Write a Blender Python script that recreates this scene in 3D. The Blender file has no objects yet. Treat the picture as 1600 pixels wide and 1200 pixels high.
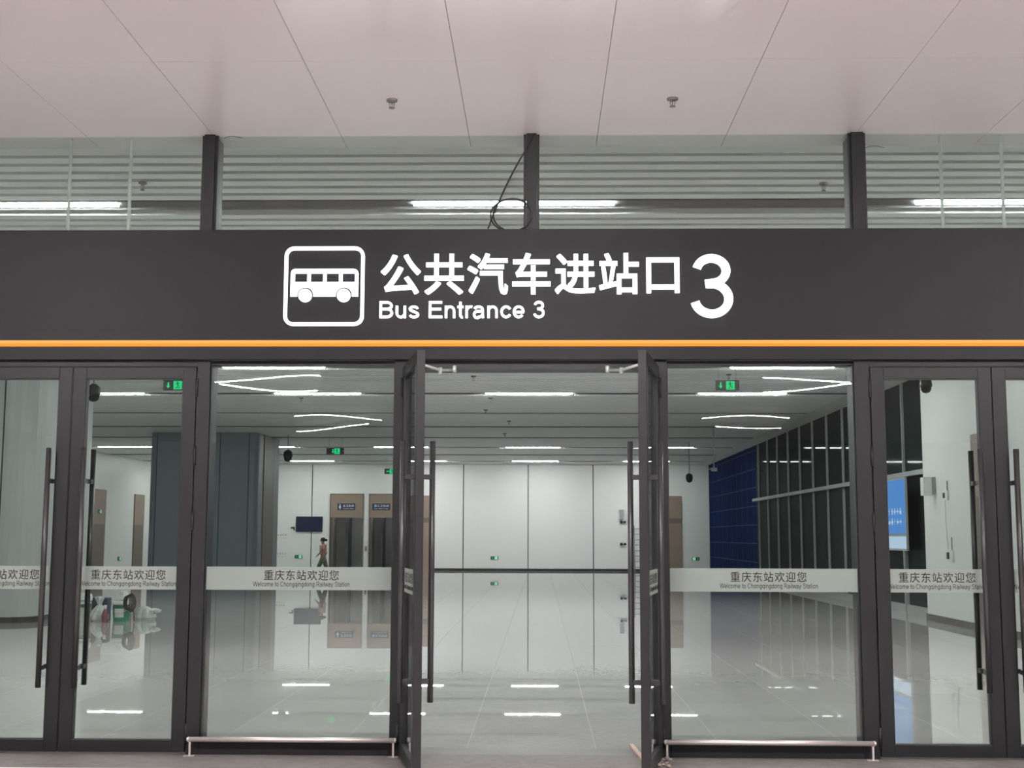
import bpy, bmesh, math, random
from mathutils import Vector, Matrix
random.seed(4)
SC = bpy.context.scene
COL = SC.collection
PI = math.pi

# ------------------------------------------------------------------ camera
# metres; X right, Y into the hall (the glass front stands at Y=0), Z up
def cam_matrix(yaw, pitch, roll):
    cy, sy = math.cos(yaw), math.sin(yaw)
    f0 = Vector((sy, cy, 0)); r0 = Vector((cy, -sy, 0)); u0 = Vector((0, 0, 1))
    fwd = math.cos(pitch) * f0 + math.sin(pitch) * u0
    up = -math.sin(pitch) * f0 + math.cos(pitch) * u0
    r = math.cos(roll) * r0 + math.sin(roll) * up
    u = -math.sin(roll) * r0 + math.cos(roll) * up
    return Matrix(((r.x, u.x, -fwd.x), (r.y, u.y, -fwd.y), (r.z, u.z, -fwd.z))).to_4x4()
cam_data = bpy.data.cameras.new('camera')
cam_data.sensor_width = 36.0
cam_data.lens = 45.0
cam_data.clip_end = 300
cam = bpy.data.objects.new('camera', cam_data)
COL.objects.link(cam)
cam.matrix_world = Matrix.Translation((0, -9.891, 1.64)) @ cam_matrix(math.radians(-1.289), math.radians(6.786), math.radians(0.17))
SC.camera = cam

# ------------------------------------------------------------------ world, light levels, exposure
world = bpy.data.worlds.new('world'); SC.world = world; world.use_nodes = True
world.node_tree.nodes['Background'].inputs[0].default_value = (1.0, 0.93, 0.94, 1)
world.node_tree.nodes['Background'].inputs[1].default_value = 0.05
HALL_LAMP = 134.0        # diffusers of the hall's linear lamps
CANOPY_FILL = 590.0     # canopy row nearest the glass, added out of view to light the soffit
SIGN_GLOW = 2.2
SC.view_settings.view_transform = 'Standard'
SC.view_settings.look = 'None'
SC.view_settings.exposure = 0.0
SC.view_settings.gamma = 1.0
SC.view_settings.use_curve_mapping = False

# ------------------------------------------------------------------ materials
def new_mat(name):
    m = bpy.data.materials.new(name); m.use_nodes = True
    nt = m.node_tree
    return m, nt, nt.nodes['Principled BSDF']

def mat(name, col, rough=0.5, metal=0.0, spec=0.5, noise=0.0, nscale=8.0, bump=0.0, bscale=60.0, emit=None, es=0.0, coat=0.0):
    m, nt, b = new_mat(name)
    b.inputs['Base Color'].default_value = (*col, 1)
    b.inputs['Roughness'].default_value = rough
    b.inputs['Metallic'].default_value = metal
    b.inputs['Specular IOR Level'].default_value = spec
    b.inputs['Coat Weight'].default_value = coat
    if emit:
        b.inputs['Emission Color'].default_value = (*emit, 1)
        b.inputs['Emission Strength'].default_value = es
    if noise or bump:
        tc = nt.nodes.new('ShaderNodeTexCoord')
    if noise:
        n = nt.nodes.new('ShaderNodeTexNoise'); n.inputs['Scale'].default_value = nscale; n.inputs['Detail'].default_value = 5
        nt.links.new(tc.outputs['Object'], n.inputs['Vector'])
        mx = nt.nodes.new('ShaderNodeMix'); mx.data_type = 'RGBA'
        mx.inputs[6].default_value = tuple(c * (1 - noise) for c in col) + (1,)
        mx.inputs[7].default_value = tuple(min(1, c * (1 + noise)) for c in col) + (1,)
        nt.links.new(n.outputs['Fac'], mx.inputs[0]); nt.links.new(mx.outputs[2], b.inputs['Base Color'])
    if bump:
        n2 = nt.nodes.new('ShaderNodeTexNoise'); n2.inputs['Scale'].default_value = bscale; n2.inputs['Detail'].default_value = 3
        nt.links.new(tc.outputs['Object'], n2.inputs['Vector'])
        bp = nt.nodes.new('ShaderNodeBump'); bp.inputs['Strength'].default_value = bump; bp.inputs['Distance'].default_value = 0.01
        nt.links.new(n2.outputs['Fac'], bp.inputs['Height']); nt.links.new(bp.outputs['Normal'], b.inputs['Normal'])
    return m

def emit_mat(name, col, s):
    m = bpy.data.materials.new(name); m.use_nodes = True
    nt = m.node_tree; nt.nodes.clear()
    e = nt.nodes.new('ShaderNodeEmission'); e.inputs[0].default_value = (*col, 1); e.inputs[1].default_value = s
    o = nt.nodes.new('ShaderNodeOutputMaterial'); nt.links.new(e.outputs[0], o.inputs[0])
    return m

def glass_mat(name, tint, refl=1.0, rough=0.0):
    """A thin glass sheet: tinted straight-through light, mirror light by Schlick's law."""
    m = bpy.data.materials.new(name); m.use_nodes = True
    nt = m.node_tree; nt.nodes.clear(); N = nt.nodes.new; L = nt.links.new
    geo = N('ShaderNodeNewGeometry')
    dot = N('ShaderNodeVectorMath'); dot.operation = 'DOT_PRODUCT'
    L(geo.outputs['Incoming'], dot.inputs[0]); L(geo.outputs['Normal'], dot.inputs[1])
    a = N('ShaderNodeMath'); a.operation = 'ABSOLUTE'; L(dot.outputs['Value'], a.inputs[0])
    s = N('ShaderNodeMath'); s.operation = 'SUBTRACT'; s.inputs[0].default_value = 1.0; L(a.outputs[0], s.inputs[1])
    p = N('ShaderNodeMath'); p.operation = 'POWER'; L(s.outputs[0], p.inputs[0]); p.inputs[1].default_value = 5.0
    k = N('ShaderNodeMath'); k.operation = 'MULTIPLY_ADD'; L(p.outputs[0], k.inputs[0]); k.inputs[1].default_value = 0.92 * refl; k.inputs[2].default_value = 0.08 * refl
    t = N('ShaderNodeBsdfTransparent'); t.inputs[0].default_value = (*tint, 1)
    g = N('ShaderNodeBsdfGlossy'); g.inputs['Roughness'].default_value = rough
    mx = N('ShaderNodeMixShader'); L(k.outputs[0], mx.inputs[0]); L(t.outputs[0], mx.inputs[1]); L(g.outputs[0], mx.inputs[2])
    o = N('ShaderNodeOutputMaterial'); L(mx.outputs[0], o.inputs[0])
    return m

def film_mat():
    m = bpy.data.materials.new('frosted_film'); m.use_nodes = True
    nt = m.node_tree; nt.nodes.clear(); N = nt.nodes.new; L = nt.links.new
    d = N('ShaderNodeBsdfDiffuse'); d.inputs[0].default_value = (0.50, 0.535, 0.515, 1)
    tl = N('ShaderNodeBsdfTranslucent'); tl.inputs[0].default_value = (0.52, 0.555, 0.535, 1)
    a = N('ShaderNodeMixShader'); a.inputs[0].default_value = 0.62; L(d.outputs[0], a.inputs[1]); L(tl.outputs[0], a.inputs[2])
    t = N('ShaderNodeBsdfTransparent')
    b = N('ShaderNodeMixShader'); b.inputs[0].default_value = 0.06; L(a.outputs[0], b.inputs[1]); L(t.outputs[0], b.inputs[2])
    o = N('ShaderNodeOutputMaterial'); L(b.outputs[0], o.inputs[0])
    return m

def tile_floor(name, base, grout, size, off, rough, gw, vary, rough_g=0.8, noise_scale=3.0, grain=0.12, spec=0.5):
    """Square stone tiles laid in line; grout is matt, stone is polished."""
    m, nt, b = new_mat(name); N = nt.nodes.new; L = nt.links.new
    tc = N('ShaderNodeTexCoord'); mp = N('ShaderNodeMapping'); L(tc.outputs['Object'], mp.inputs[0])
    mp.inputs['Location'].default_value = (-off[0], -off[1], 0)
    br = N('ShaderNodeTexBrick'); br.offset = 0.0; br.squash = 1.0
    br.inputs['Scale'].default_value = 1.0; br.inputs['Brick Width'].default_value = size; br.inputs['Row Height'].default_value = size
    br.inputs['Mortar Size'].default_value = gw; br.inputs['Mortar Smooth'].default_value = 0.0; br.inputs['Bias'].default_value = 0.0
    br.inputs['Color1'].default_value = (*[c * (1 - vary) for c in base], 1); br.inputs['Color2'].default_value = (*[c * (1 + vary) for c in base], 1)
    br.inputs['Mortar'].default_value = (*grout, 1)
    L(mp.outputs[0], br.inputs['Vector'])
    n = N('ShaderNodeTexNoise'); n.inputs['Scale'].default_value = 14; n.inputs['Detail'].default_value = 9; n.inputs['Roughness'].default_value = 0.75; L(tc.outputs['Object'], n.inputs['Vector'])
    n2 = N('ShaderNodeTexNoise'); n2.inputs['Scale'].default_value = noise_scale; n2.inputs['Detail'].default_value = 8; n2.inputs['Roughness'].default_value = 0.7; L(tc.outputs['Object'], n2.inputs['Vector'])
    mr = N('ShaderNodeMapRange'); mr.inputs[3].default_value = 1 - grain; mr.inputs[4].default_value = 1 + grain; L(n.outputs['Fac'], mr.inputs[0])
    mx = N('ShaderNodeMix'); mx.data_type = 'RGBA'; mx.blend_type = 'MULTIPLY'; mx.inputs[0].default_value = 1.0
    L(br.outputs['Color'], mx.inputs[6]); L(mr.outputs[0], mx.inputs[7]); L(mx.outputs[2], b.inputs['Base Color'])
    rr = N('ShaderNodeMapRange'); rr.inputs[1].default_value = 0.3; rr.inputs[2].default_value = 0.75; rr.inputs[3].default_value = rough * 0.9; rr.inputs[4].default_value = rough * 1.1; L(n2.outputs['Fac'], rr.inputs[0])
    rm = N('ShaderNodeMix'); rm.data_type = 'FLOAT'; L(br.outputs['Fac'], rm.inputs[0]); L(rr.outputs[0], rm.inputs[2]); rm.inputs[3].default_value = rough_g
    L(rm.outputs[0], b.inputs['Roughness'])
    b.inputs['Specular IOR Level'].default_value = spec
    return m

def grid_tile(name, base, line, bw, bh, gw, rough):
    """Tiles on a wall that runs along Y: grid over (Y, Z)."""
    m, nt, b = new_mat(name); N = nt.nodes.new; L = nt.links.new
    tc = N('ShaderNodeTexCoord'); sp = N('ShaderNodeSeparateXYZ'); cb = N('ShaderNodeCombineXYZ')
    L(tc.outputs['Object'], sp.inputs[0]); L(sp.outputs['Y'], cb.inputs['X']); L(sp.outputs['Z'], cb.inputs['Y'])
    br = N('ShaderNodeTexBrick'); br.offset = 0.0; br.inputs['Scale'].default_value = 1
    br.inputs['Brick Width'].default_value = bw; br.inputs['Row Height'].default_value = bh; br.inputs['Mortar Size'].default_value = gw; br.inputs['Mortar Smooth'].default_value = 0
    br.inputs['Color1'].default_value = (*base, 1); br.inputs['Color2'].default_value = (*[c * 1.15 for c in base], 1); br.inputs['Mortar'].default_value = (*line, 1)
    L(cb.outputs[0], br.inputs['Vector']); L(br.outputs['Color'], b.inputs['Base Color']); b.inputs['Roughness'].default_value = rough; b.inputs['Specular IOR Level'].default_value = 0.0
    return m

M = {}
M['frame'] = mat('charcoal_frame', (0.0125, 0.0125, 0.0150), 0.45, 0, 0.35, noise=0.12, nscale=3)
M['frame_dark'] = mat('dark_gasket', (0.010, 0.011, 0.014), 0.5)
M['fascia'] = mat('fascia_panel', (0.0175, 0.0175, 0.0205), 0.48, 0, 0.20, noise=0.10, nscale=2)
M['canopy'] = mat('canopy_panel', (0.80, 0.745, 0.75), 0.20, 0, 0.85, noise=0.02, nscale=1.5, bump=0.03, bscale=1.2)
M['canopy_gap'] = mat('canopy_void', (0.30, 0.28, 0.28), 0.8)
M['wall'] = mat('white_wall_panel', (0.80, 0.80, 0.785), 0.45, 0, 0.4, noise=0.015, nscale=2)
M['wall_gap'] = mat('panel_joint', (0.06, 0.06, 0.06), 0.7)
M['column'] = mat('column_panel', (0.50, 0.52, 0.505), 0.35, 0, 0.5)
M['core'] = mat('grey_blue_panel', (0.21, 0.255, 0.29), 0.45, 0, 0.5)  # blue cast is a glass reflection put into the cladding colour
M['base'] = mat('black_skirting', (0.018, 0.019, 0.019), 0.25)
M['slat'] = mat('ceiling_slat', (0.90, 0.90, 0.885), 0.5, 0, 0.3)
M['void'] = mat('ceiling_void', (0.26, 0.26, 0.26), 0.8)
M['plaster'] = mat('white_plaster', (0.76, 0.76, 0.74), 0.6)
M['floor_in'] = tile_floor('polished_granite', (0.425, 0.425, 0.415), (0.31, 0.30, 0.29), 1.005, (0.432, 0.06), 0.009, 0.0026, 0.05, grain=0.26, spec=0.36)
M['floor_out'] = tile_floor('honed_granite', (0.72, 0.68, 0.665), (0.60, 0.56, 0.54), 1.025, (0.45, 0.0), 0.45, 0.004, 0.06, grain=0.25)  # out of view; kept pale so it bounces light onto the soffit
M['kerb_stone'] = mat('dark_threshold_granite', (0.150, 0.135, 0.130), 0.6, 0, 0.25, noise=0.35, nscale=9, bump=0.15)
M['threshold'] = mat('threshold_granite', (0.14, 0.14, 0.14), 0.5, 0, 0.3, noise=0.25, nscale=40)
M['wood'] = mat('wood_laminate', (0.30, 0.215, 0.170), 0.45, noise=0.12, nscale=4)
M['wood_dark'] = mat('dark_wood_laminate', (0.165, 0.125, 0.10), 0.45, noise=0.12, nscale=4)
M['blue_tile'] = grid_tile('blue_glazed_tile', (0.005, 0.017, 0.072), (0.040, 0.062, 0.11), 1.40, 0.70, 0.022, 0.55)
def dark_glass():
    m = bpy.data.materials.new('dark_glazing'); m.use_nodes = True
    nt = m.node_tree; nt.nodes.clear(); N = nt.nodes.new; L = nt.links.new
    d = N('ShaderNodeBsdfDiffuse'); d.inputs[0].default_value = (0.026, 0.034, 0.034, 1)
    g = N('ShaderNodeBsdfGlossy'); g.inputs['Roughness'].default_value = 0.04
    x = N('ShaderNodeMixShader'); x.inputs[0].default_value = 0.03; L(d.outputs[0], x.inputs[1]); L(g.outputs[0], x.inputs[2])
    o = N('ShaderNodeOutputMaterial'); L(x.outputs[0], o.inputs[0])
    return m
M['dark_glass'] = dark_glass()
M['fin'] = mat('grey_aluminium', (0.38, 0.39, 0.385), 0.5, 0.0)
M['steel'] = mat('brushed_steel', (0.78, 0.70, 0.68), 0.33, 0.65, noise=0.06, nscale=20)
M['sprinkler'] = mat('dull_metal', (0.22, 0.20, 0.20), 0.4, 0.6)
M['handle'] = mat('dark_bronze_handle', (0.038, 0.036, 0.040), 0.35, 0.3)
M['rod'] = mat('pale_steel_rod', (0.50, 0.53, 0.52), 0.4, 0.3)
M['black'] = mat('black_plastic', (0.012, 0.013, 0.016), 0.35)
M['black_gloss'] = mat('dome_gloss', (0.006, 0.007, 0.010), 0.08)
M['white_plastic'] = mat('white_plastic', (0.78, 0.78, 0.77), 0.4)
M['grey_plastic'] = mat('grey_plastic', (0.35, 0.36, 0.37), 0.5)
M['screen'] = mat('blank_screen', (0.010, 0.017, 0.055), 0.12)
M['ink'] = mat('dark_lettering', (0.030, 0.018, 0.016), 0.6)
M['film'] = film_mat()
M['pane'] = glass_mat('pane_glass', (0.905, 0.935, 0.920))
M['pane_upper'] = glass_mat('upper_pane_glass', (0.86, 0.895, 0.88))
M['hall_lamp'] = emit_mat('hall_lamp_diffuser', (0.97, 1.0, 0.985), HALL_LAMP)
M['canopy_lamp'] = emit_mat('canopy_lamp_diffuser', (1.0, 0.945, 0.93), CANOPY_FILL)
M['canopy_lamp_far'] = emit_mat('canopy_lamp_diffuser_dimmed', (1.0, 0.945, 0.93), 75.0)
M['sign_white'] = emit_mat('lit_lettering', (1.0, 0.985, 1.0), SIGN_GLOW)
M['sign_orange'] = emit_mat('lit_orange_strip', (1.0, 0.36, 0.055), 1.05)
M['sign_orange_hi'] = emit_mat('lit_orange_strip_upper', (1.0, 0.47, 0.13), 1.1)
M['exit_green'] = emit_mat('exit_green', (0.02, 0.85, 0.28), 1.0)
M['exit_white'] = emit_mat('exit_pale', (0.45, 1.0, 0.72), 1.0)
M['exit_box'] = mat('exit_sign_case', (0.03, 0.035, 0.035), 0.3)
M['exit_panel'] = mat('exit_green_panel', (0.004, 0.10, 0.045), 0.3)
M['navy'] = mat('navy_plaque', (0.018, 0.032, 0.085), 0.4)
M['plaque_white'] = mat('plaque_white', (0.80, 0.80, 0.80), 0.5)
M['red'] = mat('red_print', (0.50, 0.05, 0.05), 0.6)
M['dull_red'] = mat('dull_red_plastic', (0.24, 0.06, 0.06), 0.5)
M['grey_room'] = mat('washroom_panel', (0.42, 0.41, 0.40), 0.45)
M['grey_room_dark'] = mat('washroom_partition', (0.10, 0.11, 0.13), 0.5)
M['poster_blue'] = emit_mat('lit_poster_blue', (0.12, 0.33, 0.78), 0.95)
M['poster_pale'] = emit_mat('lit_poster_pale', (0.62, 0.78, 1.0), 0.9)
M['skin'] = mat('skin', (0.33, 0.19, 0.13), 0.55)
M['hair'] = mat('black_hair', (0.010, 0.010, 0.012), 0.5)
M['shirt'] = mat('pink_shirt', (0.60, 0.33, 0.34), 0.8, noise=0.15, nscale=12)
M['trousers'] = mat('green_trousers', (0.16, 0.18, 0.14), 0.85, noise=0.2, nscale=15)
M['shoe'] = mat('dark_shoe', (0.03, 0.03, 0.03), 0.5)
M['bucket_green'] = mat('green_bucket', (0.020, 0.30, 0.20), 0.4)
M['bucket_white'] = mat('white_bucket', (0.66, 0.72, 0.68), 0.4)
M['green_band'] = mat('green_band', (0.02, 0.16, 0.09), 0.5)
M['bag'] = mat('crumpled_white_bag', (0.75, 0.75, 0.73), 0.45, bump=0.6, bscale=25)
M['bag_clear'] = mat('clear_bag', (0.62, 0.66, 0.64), 0.25, bump=0.7, bscale=30)
M['yellow'] = mat('yellow_cloth', (0.75, 0.55, 0.06), 0.6)
M['cable'] = mat('black_cable', (0.012, 0.012, 0.014), 0.5)
M['batten'] = mat('pale_wood_batten', (0.52, 0.36, 0.30), 0.6, noise=0.15, nscale=20)
M['rubble'] = mat('rubble', (0.35, 0.28, 0.26), 0.8, noise=0.4, nscale=30)
M['navy_box'] = mat('navy_carton', (0.03, 0.06, 0.10), 0.6)
M['aluminium'] = mat('ladder_aluminium', (0.30, 0.30, 0.30), 0.4, 0.6)

# ------------------------------------------------------------------ mesh helpers
class MB:
    def __init__(s): s.bm = bmesh.new(); s.mats = []
    def mi(s, m):
        if m is None: return 0
        if m not in s.mats: s.mats.append(m)
        return s.mats.index(m)
    def _faces(s, before, m, smooth=False):
        i = s.mi(m)
        for f in s.bm.faces:
            if f not in before: f.material_index = i; f.smooth = smooth
    def box(s, x0, x1, y0, y1, z0, z1, m=None):
        v = [s.bm.verts.new(p) for p in ((x0,y0,z0),(x1,y0,z0),(x1,y1,z0),(x0,y1,z0),(x0,y0,z1),(x1,y0,z1),(x1,y1,z1),(x0,y1,z1))]
        i = s.mi(m)
        for q in ((0,3,2,1),(4,5,6,7),(0,1,5,4),(1,2,6,5),(2,3,7,6),(3,0,4,7)):
            f = s.bm.faces.new([v[k] for k in q]); f.material_index = i
        return s
    def tube(s, pts, r, n=10, m=None, closed=False, caps=True):
        pts = [Vector(p) for p in pts]; rs = r if isinstance(r, (list, tuple)) else [r] * len(pts)
        rings = []; ref = None; L = len(pts); i = s.mi(m)
        for k, p in enumerate(pts):
            if closed: t = pts[(k + 1) % L] - pts[k - 1]
            else: t = pts[min(k + 1, L - 1)] - pts[max(k - 1, 0)]
            t.normalize()
            if ref is None:
                ref = Vector((0, 0, 1)) if abs(t.z) < 0.9 else Vector((1, 0, 0))
            a = ref - t * ref.dot(t)
            if a.length < 1e-5: a = t.orthogonal()
            a.normalize(); b = t.cross(a); ref = a
            rings.append([s.bm.verts.new(p + rs[k] * (math.cos(2*PI*j/n) * a + math.sin(2*PI*j/n) * b)) for j in range(n)])
        for k in range(L if closed else L - 1):
            A, B = rings[k], rings[(k + 1) % L]
            for j in range(n):
                f = s.bm.faces.new((A[j], A[(j+1) % n], B[(j+1) % n], B[j])); f.smooth = True; f.material_index = i
        if caps and not closed:
            for ring, rev in ((rings[0], True), (rings[-1], False)):
                f = s.bm.faces.new(ring[::-1] if rev else ring); f.material_index = i
        return s
    def lathe(s, prof, c=(0,0,0), n=20, m=None, smooth=True):
        rings = []; i = s.mi(m)
        for r, z in prof:
            if r < 1e-6: rings.append([s.bm.verts.new((c[0], c[1], c[2] + z))])
            else: rings.append([s.bm.verts.new((c[0] + r*math.cos(2*PI*j/n), c[1] + r*math.sin(2*PI*j/n), c[2] + z)) for j in range(n)])
        for A, B in zip(rings, rings[1:]):
            for j in range(n):
                q = [A[j % len(A)], A[(j+1) % len(A)], B[(j+1) % len(B)], B[j % len(B)]]
                u = []
                for v in q:
                    if v not in u: u.append(v)
                if len(u) > 2:
                    f = s.bm.faces.new(u); f.smooth = smooth; f.material_index = i
        return s
    def prism(s, poly, axis, a0, a1, m=None):
        """poly: 2-D outline; axis 'y': (x,z) extruded along Y; 'z': (x,y) along Z; 'x': (y,z) along X."""
        def P(p, a): return {'y': (p[0], a, p[1]), 'z': (p[0], p[1], a), 'x': (a, p[0], p[1])}[axis]
        A = [s.bm.verts.new(P(p, a0)) for p in poly]; B = [s.bm.verts.new(P(p, a1)) for p in poly]; n = len(poly); i = s.mi(m)
        fs = [s.bm.faces.new(A), s.bm.faces.new(B[::-1])] + [s.bm.faces.new((A[k], B[k], B[(k+1) % n], A[(k+1) % n])) for k in range(n)]
        for f in fs: f.material_index = i
        return s
    def blob(s, c, r, m=None, lump=0.0, seed=0, u=12, v=8):
        rnd = random.Random(seed); i = s.mi(m); rings = []
        for a in range(v + 1):
            th = PI * a / v
            if a in (0, v): rings.append([s.bm.verts.new((c[0], c[1], c[2] + r[2]*math.cos(th)))]); continue
            row = []
            for b in range(u):
                ph = 2*PI*b/u; k = 1 + rnd.uniform(-lump, lump)
                row.append(s.bm.verts.new((c[0] + k*r[0]*math.sin(th)*math.cos(ph), c[1] + k*r[1]*math.sin(th)*math.sin(ph), c[2] + k*r[2]*math.cos(th))))
            rings.append(row)
        for A, B in zip(rings, rings[1:]):
            for j in range(u):
                q = []
                for w in (A[j % len(A)], B[j % len(B)], B[(j+1) % len(B)], A[(j+1) % len(A)]):
                    if w not in q: q.append(w)
                if len(q) > 2:
                    f = s.bm.faces.new(q); f.smooth = True; f.material_index = i
        return s
    def build(s, name, m=None, parent=None, bevel=0.0, loc=None):
        bmesh.ops.recalc_face_normals(s.bm, faces=s.bm.faces[:])
        me = bpy.data.meshes.new(name); s.bm.to_mesh(me); s.bm.free()
        for q in (s.mats if s.mats else [m]): me.materials.append(q)
        o = bpy.data.objects.new(name, me); COL.objects.link(o)
        if parent: o.parent = parent
        if loc: o.location = loc
        if bevel:
            bv = o.modifiers.new('edge', 'BEVEL'); bv.width = bevel; bv.segments = 2; bv.limit_method = 'ANGLE'
        return o

def tag(o, label, cat=None, group=None, kind=None):
    if label: o['label'] = label
    if cat: o['category'] = cat
    if group: o['group'] = group
    if kind: o['kind'] = kind
    return o
def empty(name, loc, rz=0.0):
    o = bpy.data.objects.new(name, None); COL.objects.link(o); o.location = loc; o.rotation_euler = (0, 0, rz); o.empty_display_size = 0.1
    return o
def struct(o, label, cat): return tag(o, label, cat, None, 'structure')

def text_obj(name, body, x0, x1, z0, z1, y, m, parent=None, extrude=0.002, bold=0.0, spacing=1.0, loc=None, spread=0.0):
    """Lettering whose inked box fills x0..x1, z0..z1, standing on the plane Y=y and read from -Y."""
    c = bpy.data.curves.new(name, 'FONT'); c.body = body; c.space_character = spacing; c.offset = bold; c.resolution_u = 4
    t = bpy.data.objects.new(name + '_src', c); COL.objects.link(t)
    bpy.context.view_layer.update()
    dg = bpy.context.evaluated_depsgraph_get()
    me = bpy.data.meshes.new_from_object(t.evaluated_get(dg))
    bpy.data.objects.remove(t)
    bm = bmesh.new(); bm.from_mesh(me); bpy.data.meshes.remove(me)
    bmesh.ops.remove_doubles(bm, verts=bm.verts, dist=1e-5)
    xs = [v.co.x for v in bm.verts]; ys = [v.co.y for v in bm.verts]
    sx = (x1 - x0) / (max(xs) - min(xs)); sz = (z1 - z0) / (max(ys) - min(ys)); mx, my = min(xs), min(ys)
    for v in bm.verts: v.co = Vector((x0 + (v.co.x - mx) * sx, y, z0 + (v.co.y - my) * sz))
    r = bmesh.ops.extrude_face_region(bm, geom=bm.faces[:])
    for g in r['geom']:
        if isinstance(g, bmesh.types.BMVert): g.co.y -= extrude
    bmesh.ops.recalc_face_normals(bm, faces=bm.faces[:])
    if spread:           # heavier strokes: the same letters laid down four times, a hair apart
        base = bm.verts[:] + bm.edges[:] + bm.faces[:]; org = bm.verts[:]
        for dx, dz in ((1, -1), (-1, 1), (1, 1)):
            d = bmesh.ops.duplicate(bm, geom=base)
            for g in d['geom']:
                if isinstance(g, bmesh.types.BMVert): g.co += Vector((dx*spread, 0, dz*spread))
        for v in org: v.co += Vector((-spread, 0, -spread))
    me = bpy.data.meshes.new(name); bm.to_mesh(me); bm.free(); me.materials.append(m)
    o = bpy.data.objects.new(name, me); COL.objects.link(o)
    if parent: o.parent = parent
    if loc: o.location = loc
    return o

def arc(cx, cy, rx, ry, a0, a1, n=14): return [(cx + rx*math.cos(math.radians(a0+(a1-a0)*k/n)), cy + ry*math.sin(math.radians(a0+(a1-a0)*k/n))) for k in range(n+1)]
def glyph(ch, t):
    """Centre lines of a grotesque letter, cap height 1, and its advance."""
    h = t/2; x = 0.725; o = 0.012; xt, xm = x+o-h, -o+h
    if ch == ' ': return [], 0.388
    if ch == 'B':
        m = 0.535
        return [[(0.10+h, 0), (0.10+h, 1)], [(0.10, 1-h), (0.52, 1-h)] + arc(0.52, (1-h+m)/2, 0.27-h*0.1, (1-h-m)/2, 80, -90) + [(0.10, m)], [(0.10, m), (0.54, m)] + arc(0.54, (m+h)/2, 0.33-h, (m-h)/2, 80, -90) + [(0.10, h)]], 0.93
    if ch == 'E': return [[(0.11+h, 0), (0.11+h, 1)], [(0.11, 1-h), (0.86, 1-h)], [(0.11, 0.53), (0.81, 0.53)], [(0.11, h), (0.88, h)]], 0.93
    if ch == 'n': return [[(0.09+h, 0), (0.09+h, x)]] + [arc(0.385, 0.42, 0.295-h, xt-0.42, 175, 0) + [(0.68-h, 0)]], 0.777
    if ch == 'u': return [[(0.68-h, 0), (0.68-h, x)]] + [[(0.09+h, x)] + arc(0.385, 0.305, 0.295-h, 0.305-xm, 180, 355)], 0.777
    if ch == 'r': return [[(0.09+h, 0), (0.09+h, x)], arc(0.40, 0.42, 0.31-h, xt-0.42, 175, 72)], 0.465
    if ch == 't': return [[(0.12+h, 0.96), (0.12+h, 0.20)] + arc(0.30, 0.17, 0.18-h, 0.17-xm+0.01, 190, 285, 8), [(0.02, x-h), (0.36, x-h)]], 0.388
    if ch == 'c': return [arc(0.375, x/2, 0.325-h, xt-x/2, 32, 328, 24)], 0.698
    if ch == 'e': return [arc(0.385, x/2, 0.335-h, xt-x/2, -6, 322, 26), [(0.10, x/2-0.025), (0.72-h*0.6, x/2-0.025)]], 0.777
    if ch == 's': return [arc(0.345, 0.525, 0.285-h, xt-0.525, 12, 215, 16)[:-1] + arc(0.355, 0.200, 0.295-h, 0.200-xm, 48, -168, 18)], 0.698
    if ch == 'a': return [arc(0.37, 0.49, 0.30-h, xt-0.49, 162, 0) + [(0.67-h, 0.20), (0.685-h*0.8, 0.0)], [(0.67-h, 0.43), (0.52, 0.405)] + arc(0.325, 0.20, 0.275-h, 0.205, 75, 270, 16) + arc(0.36, 0.25, 0.31-h, 0.255-xm, 275, 345, 8)], 0.777
    if ch == 'o': return [arc(0.385, x/2, 0.335-h, xt-x/2, 0, 360, 26)], 0.777
    if ch == 'l': return [[(0.155, 0), (0.155, 1)]], 0.31
    if ch == 'i': return [[(0.155, 0), (0.155, x)], [(0.155, 0.87), (0.155, 1)]], 0.31
    if ch == 'm': return [[(0.09+h, 0), (0.09+h, x)], arc(0.36, 0.45, 0.27-h, xt-0.45, 175, 0) + [(0.63-h, 0)], arc(0.81, 0.45, 0.27-h, xt-0.45, 175, 0) + [(1.08-h, 0)]], 1.163
    if ch == 'h': return [[(0.09+h, 0), (0.09+h, 1)], arc(0.385, 0.42, 0.295-h, xt-0.42, 175, 0) + [(0.68-h, 0)]], 0.777
    if ch == 'd': return [arc(0.37, x/2, 0.32-h, xt-x/2, 0, 360, 26), [(0.69-h, 0), (0.69-h, 1)]], 0.777
    if ch == 'q': return [arc(0.37, x/2, 0.32-h, xt-x/2, 0, 360, 26), [(0.69-h, x), (0.69-h, -0.28)]], 0.777
    if ch == 'g': return [arc(0.37, x/2, 0.32-h, xt-x/2, 0, 360, 26), [(0.69-h, x), (0.69-h, -0.05)] + arc(0.38, -0.06, 0.31-h, 0.22-h, -5, -155, 12)], 0.777
    if ch == 'w': p = [(0.03, x), (0.26, 0), (0.50, x), (0.74, 0), (0.97, x)]; return [p[k:k+2] for k in range(4)], 1.0
    if ch == 'W': p = [(0.03, 1), (0.35, 0), (0.66, 1), (0.97, 0), (1.29, 1)]; return [p[k:k+2] for k in range(4)], 1.32
    if ch == 'y': return [[(0.04, x), (0.36, 0)], [(0.66, x), (0.36, 0), (0.28, -0.18), (0.10, -0.22)]], 0.698
    if ch == 'C': return [arc(0.51, 0.5, 0.45-h, 0.51-h, 38, 322, 28)], 1.008
    if ch == 'R': return [[(0.11+h, 0), (0.11+h, 1)], [(0.11, 1-h), (0.60, 1-h)] + arc(0.60, (1-h+0.47)/2, 0.29-h, (1-h-0.47)/2, 80, -90) + [(0.11, 0.47)], [(0.50, 0.47), (0.92, 0)]], 1.008
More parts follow.
